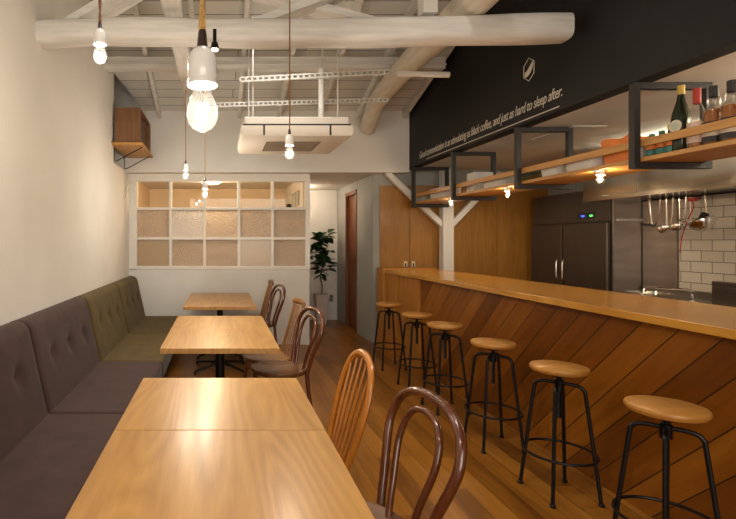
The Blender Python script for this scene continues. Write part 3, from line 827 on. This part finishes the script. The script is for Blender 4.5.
# little lamps under the shelf
lab = ['little porcelain bulb lamp under the shelf, nearest of three', 'little porcelain bulb lamp under the shelf, middle of three', 'little porcelain bulb lamp under the shelf, farthest of three']
for k, D in enumerate((3.30, 4.36, 5.43)):
    l = thing('shelf_lamp', lab[k], 'lamp', (2.56, D, SZ), 0, 'bulb lamps under the hanging shelf')
    MB().lathe([(.042, 0), (.042, -.008), (.028, -.014), (.026, -.032), (.020, -.036), (.012, -.036)], 20).build('lamp_base', 'porcelain', l)
    MB().lathe([(.012, -.034), (.017, -.048), (.022, -.062), (.021, -.075), (.013, -.086), (0, -.09)], 20).build('bulb', 'bulbglass', l)
    MB().lathe([(0, -.045), (.006, -.05), (.007, -.066), (0, -.072)], 10).build('filament', 'filament', l)
    point_light((2.56, D, SZ - .062), 5.5, (1, .76, .48), .012)

# ------------------------------------------------------------------ items on the shelf
def sy(x, X=2.66): return F * X / (x - 220)
def bottle(loc, label, body, cap, prof, capprof, lblprof=None, lbl='label_cream', liquid=None):
    b = thing('bottle', label, 'bottle', loc, 0, 'bottles on the hanging shelf')
    MB().lathe(prof, 24).build('bottle_glass', body, b)
    MB().lathe(capprof, 20).build('cap', cap, b)
    if lblprof: MB().lathe(lblprof, 24).build('paper_label', lbl, b)
    if liquid: MB().lathe(liquid, 24).build('liquid', 'amber', b)
    b.scale = (1.14, 1.14, 1.03)
    return b
XS = 2.67
bg = bottle((XS, sy(681, XS), ST), 'tall dark green bottle with yellow cap and round cream label', 'bottle_green', 'yellow',
       [(.038, 0), (.041, .006), (.041, .19), (.036, .23), (.018, .30), (.0145, .33), (.0145, .375), (.0, .376)], [(.0155, .335), (.016, .336), (.016, .386), (.0, .388)])
MB().lathe([(0, 0), (.034, 0), (.034, .002), (0, .0022)], 24, mat=Matrix.Translation((-.0395, -.012, .155)) @ Matrix.Rotation(-PI / 2, 4, 'Y')).build('round_label', 'label_cream', bg)
MB().lathe([(0, 0), (.022, 0), (.022, .001), (0, .0012)], 24, mat=Matrix.Translation((-.042, -.012, .155)) @ Matrix.Rotation(-PI / 2, 4, 'Y')).build('label_centre', plain('pale oval', (.5, .55, .42), .5), bg)
bottle((XS - .02, sy(697, XS - .02), ST), 'clear bottle with red cap and pinkish label', 'bottle_clear', 'red',
       [(.034, 0), (.037, .006), (.037, .17), (.033, .20), (.016, .25), (.0135, .29), (.0, .291)], [(.015, .25), (.0155, .26), (.0155, .335), (.0, .337)],
       [(.0376, .04), (.0378, .042), (.0378, .15), (.0376, .152)], 'label_red', [(.0, .008), (.033, .008), (.033, .04), (0, .041)])
def whisky(x, label, h):
    b = bottle((XS, sy(x, XS), ST), label, 'bottle_clear', 'label_black',
       [(.038, 0), (.041, .006), (.041, .17), (.036, .20), (.020, .225), (.026, .245), (.020, .268), (.014, .28), (.0, .281)], [(.0165, .265), (.018, .268), (.018, h), (.0, h + .002)],
       [(.0416, .03), (.0418, .032), (.0418, .135), (.0416, .137)], 'label_black', [(.0, .008), (.037, .008), (.037, .19), (.03, .2), (0, .201)])
    MB().lathe([(.0422, .06), (.0423, .061), (.0423, .105), (.0422, .106)], 24).build('label_band', 'label_cream', b)
whisky(714, 'amber whisky bottle with black cap and black and cream label', .325)
whisky(732, 'amber bottle with black cap at the right edge of the photo', .325)
def small_jar(x, label, h):
    j = thing('small_bottle', label, 'bottle', (XS - .03, sy(x, XS - .03), ST), 0, 'small bottles on the hanging shelf')
    MB().lathe([(.025, 0), (.028, .004), (.028, .09), (.020, .115), (.014, h - .03), (0, h - .029)], 20).build('bottle_glass', 'bottle_green', j)
    MB().lathe([(.016, h - .035), (.0165, h), (0, h + .001)], 16).build('cap', 'yellow' if h > .17 else 'greenlid', j)
    MB().lathe([(.0285, .02), (.029, .021), (.029, .05), (.0285, .051)], 20).build('paper_label', 'teal', j)
    MB().lathe([(.0285, .055), (.029, .056), (.029, .078), (.0285, .079)], 20).build('orange_band', 'orange', j)
small_jar(652, 'small green bottle with green lid beside the white packet', .15)
small_jar(662, 'small green bottle with green lid, middle of the three small ones', .155)
small_jar(671, 'small green bottle with yellow lid beside the tall green bottle', .18)
m = MB().box((-.03, -.035, 0), (.03, .035, .13), .006)
m.build('packet', 'plate', None, (XS - .04, sy(640, XS - .04), ST)); o = bpy.data.objects['packet']; tag(o, 'small white upright packet on the shelf behind the near frame', 'packet')
# orange bag: soft tapered tub with a wavy rim
t = bmesh.new(); n = 40; H = .175; rr = []
for i, (k, z) in enumerate([(.80, 0), (.86, .02), (.92, .08), (1.0, .14), (1.04, .168), (1.0, .172), (.9, .10), (.82, .03)]):
    ring = []
    for j in range(n):
        a = 2 * PI * j / n; c_, s_ = math.cos(a), math.sin(a)
        x = .095 * k * math.copysign(abs(c_) ** .6, c_); y = .135 * k * math.copysign(abs(s_) ** .6, s_)
        zz = z + (.012 * math.sin(5 * a) if 3 <= i <= 5 else 0)
        ring.append(t.verts.new((x, y, zz)))
    rr.append(ring)
for A, B in zip(rr, rr[1:]):
    for j in range(n): t.faces.new((A[j], A[(j + 1) % n], B[(j + 1) % n], B[j]))
t.faces.new(rr[0][::-1]); t.faces.new(rr[-1]); m = MB(); m.merge(t)
o = m.build('fabric_basket', 'orange', None, (2.68, sy(617, 2.62), ST)); tag(o, 'bright orange soft basket with wavy rim on the shelf', 'basket')
def tray(loc, rx, ry, h, label, name='serving_dish', mat='foam', cat='dish', grp=None):
    t = bmesh.new(); n = 36; rr = []
    for (k, z) in [(.78, 0), (.9, .01), (.97, h * .5), (1.0, h - .004), (1.01, h), (.97, h), (.93, h * .5), (.84, .02), (0.0, .018)]:
        if k == 0: rr.append([t.verts.new((0, 0, z))]); continue
        rr.append([t.verts.new((rx * k * math.copysign(abs(math.cos(a)) ** .7, math.cos(a)), ry * k * math.copysign(abs(math.sin(a)) ** .7, math.sin(a)), z)) for a in [2 * PI * j / n for j in range(n)]])
    for A, B in zip(rr, rr[1:]):
        for j in range(n):
            if len(B) == 1: t.faces.new((A[j], A[(j + 1) % n], B[0]))
            else: t.faces.new((A[j], A[(j + 1) % n], B[(j + 1) % n], B[j]))
    t.faces.new(rr[0][::-1]); m = MB(); m.merge(t)
    return tag(m.build(name, mat, None, loc), label, cat, grp)
tray((2.70, sy(584, 2.65), ST), .12, .17, .10, 'largest deep off-white oval dish beside the orange basket')
tray((2.70, sy(553, 2.65), ST), .11, .115, .085, 'grey-white low dish between the oval dish and the glass bowl')
# glass bowl
def bowl(loc, r, h, label, mat='bowlglass'):
    m = MB().lathe([(r * .4, 0), (r * .45, .004), (r * .8, h * .5), (r, h), (r * .96, h), (r * .75, h * .5), (r * .38, .01), (0, .01)], 28)
    return tag(m.build('mixing_bowl', mat, None, loc), label, 'bowl')
bowl((2.70, sy(524, 2.66), ST), .125, .11, 'clear glass bowl on the shelf by the second frame')
tray((2.70, sy(497, 2.66), ST), .12, .20, .10, 'long off-white dish between the glass bowl and the tall carton')
def stack(xpx, n, r, h, label, X=2.70):
    y = sy(xpx, X)
    for k in range(n):
        m = MB().lathe([(r * .6, 0), (r * .65, .003), (r, h * 1.6), (r, h * 1.6 + .003), (r * .6, .006), (0, .006)], 28)
        tag(m.build('plate', 'plate', None, (X, y, ST + k * h)), label, 'plate', label.split(',')[0] + ' group')
m = MB().box((-.10, -.075, 0), (.10, .075, .21), .004); m.box((-.102, -.010, .0), (-.099, .010, .209))
tag(m.build('carton', 'foam', None, (2.72, sy(474, 2.66), ST)), 'tall white carton on the shelf between the second and third frames', 'box')
tray((2.68, sy(443, 2.66), ST), .12, .27, .125, 'long white dish on the shelf between the two farthest frames')
stack(425, 8, .10, .013, 'white plate in the small stack at the far end of the hanging shelf', 2.66)

# ------------------------------------------------------------------ stools
def make_stool(loc, rz, label):
    s = thing('bar_stool', label, 'stool', loc, rz, 'round swivel bar stools along the counter')
    MB().lathe([(0, .672), (.115, .672), (.13, .677), (.138, .688), (.1385, .697), (.135, .705), (.128, .7075), (0, .7065)], 40).build('seat', 'oak_seat', s)
    MB().lathe([(.0, .655), (.055, .655), (.055, .672), (0, .672)], 20).build('seat_plate', 'black_metal', s)
    # threaded spindle
    prof = [(0, .42)] + [(.0105 if i % 2 else .0125, .422 + i * .0045) for i in range(52)] + [(0, .66)]
    MB().lathe(prof, 12).build('screw_rod', 'black_metal', s)
    MB().lathe([(.015, .565), (.022, .57), (.022, .625), (.015, .63)], 16).build('hub', 'black_metal', s)
    for k in range(4):
        a = PI / 4 + k * PI / 2; c_, s_ = math.cos(a), math.sin(a)
        P = [(.012, .612), (.06, .613), (.095, .606), (.112, .588), (.118, .56), (.15, .30), (.185, .004)]
        MB().tube(catmull([(c_ * r_, s_ * r_, z) for r_, z in P], 5), .0095, 10).build('leg', 'black_metal', s)
        MB().lathe([(.012, 0), (.0145, .002), (.0145, .012), (.010, .016)], 10, (c_ * .185, s_ * .185, 0)).build('foot_cap', 'black_metal', s)
    ring = [(.172 * math.cos(a), .172 * math.sin(a), .235) for a in [i * 2 * PI / 40 for i in range(40)]]
    MB().tube(ring, .0075, 8, closed=True).build('foot_ring', 'black_metal', s)
    return s
ns = ['nearest', 'second nearest', 'third nearest', 'fourth nearest', 'fifth nearest', 'farthest']
pos = [(666, R(2)), (559, R(2)), (493, R(-1)), (445, R(4)), (417, R(1)), (389, R(5))]
s0 = None
for k, (x, rz) in enumerate(pos):
    y = F * 1.86 / (x - 220)
    lab = ns[k] + ' black iron bar stool with round oak seat, counted from the camera'
    if s0 is None: s0 = make_stool((1.86, y, 0), rz, lab)
    else: dup(s0, (1.86, y, 0), rz, lab)

# ------------------------------------------------------------------ kitchen
fr = thing('refrigerator', 'tall dark steel two door refrigerator at the far end of the kitchen', 'refrigerator', (4.10, 5.14, 0))
MB().box((.02, 0, 0), (.30, 1.28, 1.955), .004).build('cabinet', 'steel_dark', fr)
MB().box((0, 0.003, 1.60), (.02, 1.277, 1.955), .003).build('control_panel', 'steel_dark', fr)
MB().box((-.002, .25, 1.660), (0, .295, 1.68)).build('green_display', 'green_led', fr)
MB().box((-.002, .37, 1.660), (0, .42, 1.68)).build('blue_display', 'blue_led', fr)
MB().box((-.001, .21, 1.64), (.001, .49, 1.71)).build('display_bezel', 'dark', fr)
for k, (a, b) in enumerate(((.01, .675), (.69, 1.27))):
    dr = MB().box((-.03, a, .12), (.019, b, 1.585), .006).build('door', 'steel_dark', fr)
    hy = b - .04 if k == 0 else a + .05
    MB().tube(catmull([(-.03, hy, .92), (-.065, hy, .95), (-.065, hy, 1.14), (-.03, hy, 1.17)], 5), .011, 8).build('door_handle', 'chrome', dr)
    MB().box((-.034, a, .12), (-.029, a + .012, 1.585)).build('edge_strip', 'steel', dr)
# side sheet right of the refrigerator
m = MB().box((4.105, 5.11, .0), (4.40, 5.135, 2.15), .002)
tag(m.build('steel_partition', 'steel_panel'), 'stainless steel partition sheet at the near side of the refrigerator', 'wall panel')
m = MB().box((4.13, 5.088, 1.598), (4.40, 5.110, 1.622), .002)
tag(m.build('white_strip', 'white'), 'thin white horizontal strip on the steel partition', 'strip')
# hood
hd = thing('range_hood', 'long polished steel range hood over the kitchen wall', 'range hood', (3.75, 1.2, 1.79))
m = MB(); m.prism([(0, 0), (.66, 0), (.66, .42), (.06, .42), (0, .38)], 'y', 0, 3.86)
m.build('hood_body', 'hoodsteel', hd)
MB().box((-.008, -.0, .0), (0, 3.86, .045), .002).build('hood_lip', 'hoodsteel', hd)
for y in (3.2, 2.2, 1.2): MB().box((-.004, y, .045), (.004, y + .012, .16)).build('seam', 'steel', hd)
# worktop
wt = thing('kitchen_worktop', 'stainless worktop with backsplash along the tiled kitchen wall', 'worktop', (3.78, 1.0, 0))
MB().box((0, 0, .81), (.63, 4.08, .85), .004).build('worktop', 'steel', wt)
MB().box((.60, 0, .85), (.63, 4.08, .93), .003).build('backsplash', 'steel', wt)
MB().box((.04, 0, 0), (.60, 4.08, .81)).build('lower_cabinet', 'steel', wt)
# rail with utensils
RX, RZ = 4.10, 1.805
rl = thing('utensil_rail', 'black rail for ladles fixed below the range hood', 'rail')
MB().box((RX - .01, 2.2, RZ - .02), (RX + .01, 4.72, RZ + .012), .003).build('rail_bar', 'black_metal', rl)
MB().tube([(RX - .03, 2.2, RZ - .028), (RX - .03, 4.72, RZ - .028)], .008, 8).build('hook_bar', 'black_metal', rl)
for y in (2.5, 3.5, 4.5): MB().box((RX - .03, y, RZ - .03), (RX + .32, y + .015, RZ - .02)).build('rail_bracket', 'black_metal', rl)
def ry(x): return F * (RX - .03) / (x - 220)
def utensil(xp, L, kind, label, name, tilt=0, mat='chrome', hw=.006):
    y = ry(xp)
    u = thing(name, label, 'kitchen utensil', (RX - .045, y, RZ - .03))
    m = MB()
    m.tube(catmull([(.014, 0, -.004), (.010, 0, .008), (0, 0, .006), (-.004, 0, -.012), (0, tilt * .3, -L * .5), (0, tilt, -L)], 4), hw, 6, flat=(1, .5))
    m.build('handle', mat, u)
    if kind == 'ladle':
        prof = [(0, -.045), (.022, -.040), (.038, -.022), (.043, 0), (.040, 0), (.034, -.02), (.02, -.036), (0, -.04)]
        MB().lathe(prof, 20, mat=Matrix.Translation((-.03, tilt, -L)) @ Matrix.Rotation(R(25), 4, 'Y')).build('ladle_bowl', mat, u)
    elif kind == 'skimmer':
        MB().lathe([(0, -.012), (.04, -.008), (.062, .003), (.058, .004), (.038, -.004), (0, -.008)], 24, mat=Matrix.Translation((-.04, tilt, -L)) @ Matrix.Rotation(R(12), 4, 'Y')).build('skimmer_disc', mat, u)
    elif kind == 'strainer':
        MB().lathe([(0, -.075), (.04, -.066), (.07, -.04), (.088, 0), (.10, .002), (.10, -.002), (.085, -.006), (.065, -.044), (.036, -.07)], 28, mat=Matrix.Translation((-.05, tilt, -L - .01)) @ Matrix.Rotation(R(-30), 4, 'X')).build('strainer_bowl', mat, u)
        MB().tube([(-.02, tilt, -L + .06), (-.045, tilt, -L + .02)], .028, 12).build('neck', 'dark', u)
    elif kind == 'spatula':
        MB().box((-.004, tilt - .03, -L - .09), (0, tilt + .03, -L), .001).build('blade', mat, u)
    return u
utensil(651, .235, 'skimmer', 'flat round skimmer with wide steel handle, leftmost on the rail', 'skimmer', -.02, hw=.016)
utensil(662, .24, 'skimmer', 'second flat skimmer with thin handle beside the leftmost one', 'skimmer', .05)
utensil(668, .27, 'ladle', 'large ladle with dark bowl hanging lowest on the rail', 'ladle', .0, hw=.009)
utensil(675, .26, 'ladle', 'ladle between the lowest ladle and the small one', 'ladle', .03)
utensil(681, .25, 'ladle', 'small ladle hanging over the edge where steel meets tile', 'ladle', .0)
utensil(688, .25, 'ladle', 'narrow handled ladle just left of the red cord', 'ladle', .04)
utensil(692, .21, 'skimmer', 'tiny skimmer in front of the white tiles', 'skimmer', .0, hw=.003)
utensil(707, .22, 'strainer', 'large shiny strainer bowl hanging before the tiles', 'strainer', -.02)
m = MB().tube(catmull([(RX - .06, ry(694), RZ - .05), (RX - .06, ry(697), RZ - .12), (RX - .06, ry(690), RZ - .26), (RX - .03, ry(682), RZ - .38), (RX - .03, ry(680), RZ - .52)], 6), .0045, 6)
m.box((RX - .075, ry(697) - .03, RZ - .075), (RX - .045, ry(697) + .04, RZ - .045), .006)
tag(m.build('red_cord', 'red'), 'red cord hanging from the rail in front of the tiles', 'cord')
# things on the worktop peeping over the bar
ap = thing('countertop_fryer', 'dark steel box appliance on the worktop at the right edge', 'appliance', (4.05, 3.62, .85))
MB().box((0, 0, 0), (.32, .42, .17), .008).build('casing', 'steel_dark', ap)
MB().box((.0, 0.0, .17), (.05, .42, .21), .006).build('lid_handle', 'steel_dark', ap)
fc = thing('faucet', 'chrome swan neck faucet lying low behind the bar', 'faucet', (4.2, 4.35, .85))
MB().tube(catmull([(0, 0, 0), (0, 0, .07), (-.03, 0, .10), (-.1, .08, .105), (-.22, .2, .10), (-.24, .22, .07)], 5), .013, 8).build('spout', 'chrome', fc)
MB().lathe([(.03, 0), (.03, .02), (.018, .03), (.018, .05), (0, .052)], 14).build('faucet_base', 'chrome', fc)
tray((4.05, 4.62, .85), .14, .18, .055, 'wide steel tray on the worktop beside the faucet', 'steel_tray', 'chrome', 'tray')
# bar top ends here on the bar behind the post

# fluorescent batten glowing above the hood
fl = thing('fluorescent_lamp', 'long fluorescent tube glowing above the range hood near the ceiling', 'lamp', (3.90, 2.0, 2.25))
MB().box((-.03, 0, 0), (.03, 2.9, .03), .003).build('batten', 'white', fl)
MB().tube([(0, .02, .05), (0, 2.88, .05)], .014, 10).build('tube', emis('fluorescent tube', (.95, .95, .78), 9), fl)

# ------------------------------------------------------------------ hall plant, outlet
pl = thing('rubber_plant', 'rubber plant with glossy dark leaves in the hall behind the partition', 'plant', (1.70, 8.25, 0))
pt = thing('planter', 'tapered square pale pinkish planter in the hall', 'planter', (1.70, 8.25, 0))
m = MB(); t = bmesh.new(); rr = []
for (h, z) in [(.075, 0), (.100, .50), (.088, .50), (.084, .455)]:
    rr.append([t.verts.new((a * h, b * h, z)) for a, b in ((-1, -1), (1, -1), (1, 1), (-1, 1))])
for A, B in zip(rr, rr[1:]):
    for j in range(4): t.faces.new((A[j], A[(j + 1) % 4], B[(j + 1) % 4], B[j]))
t.faces.new(rr[0]); t.faces.new(rr[-1]); m.merge(t); m.build('pot', 'pot', pt)
MB().box((-.085, -.085, .44), (.085, .085, .458)).build('soil', 'soil', pt)
stem = catmull([(0, 0, .45), (.02, .0, .62), (-.01, .0, .80), (.03, 0, .98), (.02, 0, 1.2), (-.03, 0, 1.42)], 5)
MB().tube(stem, [.017 - .010 * i / len(stem) for i in range(len(stem))], 8).build('stem', 'bark', pl)
br = MB()
rnd = random.Random(3)
tips = []
for k in range(9):
    z0 = .85 + .065 * k; a = k * 2.4; L = .13 + .05 * rnd.random()
    p0 = (0.01, 0, z0); p1 = (L * math.cos(a), L * math.sin(a) * .7, z0 + .12)
    br.tube([p0, p1], [.006, .004], 6); tips.append((p0, p1))
br.build('branch', 'bark', pl)
def leaf_mesh(L, W):
    t = bmesh.new(); n = 8; rows = []
    for i in range(n + 1):
        u = i / n; w = W * math.sin(PI * min(1, u * .96 + .02)) ** .8 * (1 - .15 * u); z = -.22 * L * u * u
        rows.append([t.verts.new((L * u, s_ * w, z + abs(s_) * w * .25)) for s_ in (-1, -.5, 0, .5, 1)])
    for A, B in zip(rows, rows[1:]):
        for j in range(4): t.faces.new((A[j], A[j + 1], B[j + 1], B[j]))
    r_ = bmesh.ops.solidify(t, geom=t.faces[:], thickness=.0015)
    return t
lm = MB(); lm.merge(leaf_mesh(.175, .062)); first = lm.build('leaf', 'leaf', pl)
sd = first.data; cnt = 0
def put_leaf(pos, az, el, s_):
    global cnt
    o = first if cnt == 0 else bpy.data.objects.new('leaf', sd)
    if cnt: COL.objects.link(o); o.parent = pl
    o.location = pos; o.rotation_euler = (rnd.uniform(-.5, .5), -el, az); o.scale = (s_, s_, s_); cnt += 1
for p0, p1 in tips:
    for j in range(8):
        t_ = .45 + .6 * rnd.random()
        pos = [p0[i] + (p1[i] - p0[i]) * t_ for i in range(3)]; pos[2] += rnd.uniform(-.09, .05)
        put_leaf(pos, rnd.uniform(0, 2 * PI), rnd.uniform(-.7, .7), rnd.uniform(.8, 1.25))
for j in range(3): put_leaf((-.03, 0, 1.42), j * 2.1 + .3, .9, 1.1)
for j in range(5): put_leaf((.02, 0, .78 + .03 * j), j * 1.9 + 1, -.3, .9)
ou = thing('wall_outlet', 'small grey outlet plate on the hall wall beside the planter', 'outlet', (1.965, 8.655, .32))
MB().box((-.035, 0, 0), (.035, .012, .12), .004).build('plate', 'outlet', ou)
for z in (.035, .08): MB().box((-.014, -.002, z), (.014, .001, z + .014)).build('socket', 'dark', ou)

# fan-like round thing in the back room
rf_ = thing('round_fan', 'dark round wall fan in the room behind the clear top pane', 'fan', (1.03, 7.35, 1.86))
MB().lathe([(.0, -.03), (.085, -.028), (.09, 0), (.085, .03), (0, .032)], 24, axis='x').build('fan_cage', 'dark', rf_)
MB().box((.03, -.02, -.02), (.10, .02, .02), .003).build('wall_mount', 'dark', rf_)
cl = thing('hidden_fill_lamp', 'added round warm fill lamp hidden behind the top of the glazing', 'lamp', (-.1, 6.93, 2.29))  # added to light the back room, kept out of sight behind the top frame
MB().lathe([(.15, 0), (.15, -.03), (.14, -.035)], 28).build('lamp_base', 'white', cl)
MB().lathe([(.14, -.033), (.13, -.06), (.08, -.09), (0, -.10)], 28).build('fill_shade', emis('warm fill shade', (1, .80, .55), 4), cl)
dl = thing('downlight', 'small round downlight in the hall ceiling behind the partition', 'lamp', (1.36, 8.1, 2.29))
MB().lathe([(.05, 0), (.05, -.006), (.04, -.008)], 20).build('trim_ring', 'white', dl)
MB().lathe([(.039, -.007), (0, -.006)], 20).build('lens', emis('downlight lens', (1, .8, .55), 12), dl)

# ------------------------------------------------------------------ lettering on the black wall
def text_mesh(s, size, shear):
    c = bpy.data.curves.new('lettering', 'FONT'); c.body = s; c.size = size; c.shear = shear; c.extrude = .001; c.space_character = .94; c.offset = .0
    o = bpy.data.objects.new('tmp', c); COL.objects.link(o)
    dg = bpy.context.evaluated_depsgraph_get(); me = bpy.data.meshes.new_from_object(o.evaluated_get(dg))
    bpy.data.objects.remove(o); return me
WM = Matrix(((0, 0, -1, 0), (-1, 0, 0, 0), (0, 1, 0, 0), (0, 0, 0, 1)))
def wall_text(s, y_start, z, length, height, shear, name, label, tilt=0):
    me = text_mesh(s, 1, shear)
    xs = [v.co.x for v in me.vertices]; W = max(xs) - min(xs)
    for v in me.vertices:
        x, y, zz = (v.co.x - min(xs)) / W * length, v.co.y * height, v.co.z
        v.co = Vector((x, y + x * tilt, .0015 if zz > 0 else 0))
    me.materials.clear(); me.materials.append(M['chalk'])
    o = bpy.data.objects.new(name, me); COL.objects.link(o)
    me.transform(WM); o.location = (XB - .001, y_start, z)
    return tag(o, label, 'lettering')
lt = thing('wall_lettering', 'cream slanted handwritten style sentence on the black wall', 'lettering', (XB, 0, 0))
o = wall_text('Good communication is as stimulating as black coffee, and just as hard to sleep after.', 6.08, 2.412, 2.53, .118, .32, 'letters', '', .012)
for k in ('label', 'category'): del o[k]
o.location = (-.001, 6.08, 2.412); o.parent = lt
m = MB().box((-.003, 3.58, -.004), (-.0005, 5.88, .004)); u = m.build('underline', 'chalk', lt, (0, 0, 2.374))
lg = thing('wall_emblem', 'cream hexagon emblem crossed by a slanted banner on the black wall', 'emblem', (XB - .001, 3.93, 2.765))
hexp = [(math.sin(a) * .075, math.cos(a) * .092) for a in [i * PI / 3 for i in range(6)]]
MB().tube([(-.002, -x, z) for x, z in hexp], .0035, 4, closed=True).build('hexagon_outline', 'chalk', lg)
m = MB(); m.prism([(.05, -.05), (.05, -.012), (.022, -.005), (-.022, .030), (-.05, .052), (-.05, .014), (-.022, -.030), (.022, -.052)], 'x', -.004, -.0005)
m.build('banner', 'chalk', lg)

# ------------------------------------------------------------------ lights
def area(loc, rot, sx_, sy_, energy, col, name='fill_light'):
    l = bpy.data.lights.new(name, 'AREA'); l.shape = 'RECTANGLE'; l.size = sx_; l.size_y = sy_; l.energy = energy; l.color = col
    o = bpy.data.objects.new(name, l); COL.objects.link(o); o.location = loc; o.rotation_euler = rot; return o
def spot(loc, target, energy, col, ang=80, blend=.8, r=.05):
    l = bpy.data.lights.new('spot_light', 'SPOT'); l.energy = energy; l.color = col; l.spot_size = R(ang); l.spot_blend = blend; l.shadow_soft_size = r
    o = bpy.data.objects.new('spot_light', l); COL.objects.link(o); o.location = loc
    o.rotation_euler = (Vector(target) - Vector(loc)).to_track_quat('-Z', 'Y').to_euler(); return o
# added fill light behind the camera; no window is built there
area((.6, YN + .05, 1.7), (R(90), 0, 0), 3.2, 2.2, 70, (1, .90, .78))
# first spot serves spot_lamp, the others are added fill without fittings
WARM = (1, .945, .87)
spot((-.035, 3.24, 2.62), (-.0, 3.4, .7), 35, WARM, 100, .9)
spot((.2, 1.7, 4.0), (0, 1.9, .7), 75, WARM, 80, .9, .1)
spot((.5, 4.0, 3.6), (0, 5.6, .7), 50, WARM, 90, .9, .08)
spot((1.2, 2.0, 4.0), (2.0, 3.0, .3), 45, WARM, 80, .9, .1)
point_light((-.1, 6.93, 2.12), 22, (1, .74, .45), .1)  # light of the added lamp behind the glazing
point_light((1.36, 8.1, 2.22), 7, (1, .8, .6), .04)
# added kitchen fill lights, no lamps modelled on the ceiling
point_light((3.35, 2.4, 2.2), 10, (1, .84, .64), .12)
spot((3.35, 5.6, 2.32), (3.35, 5.6, 0), 16, (1, .84, .64), 150, .8, .03)

world = bpy.data.worlds.new('world'); sc.world = world; world.use_nodes = True
world.node_tree.nodes['Background'].inputs[0].default_value = (.9, .85, .75, 1)
world.node_tree.nodes['Background'].inputs[1].default_value = .05

vs = sc.view_settings
vs.view_transform = 'Standard'; vs.look = 'None'; vs.gamma = 1; vs.use_curve_mapping = False; vs.exposure = 0.80
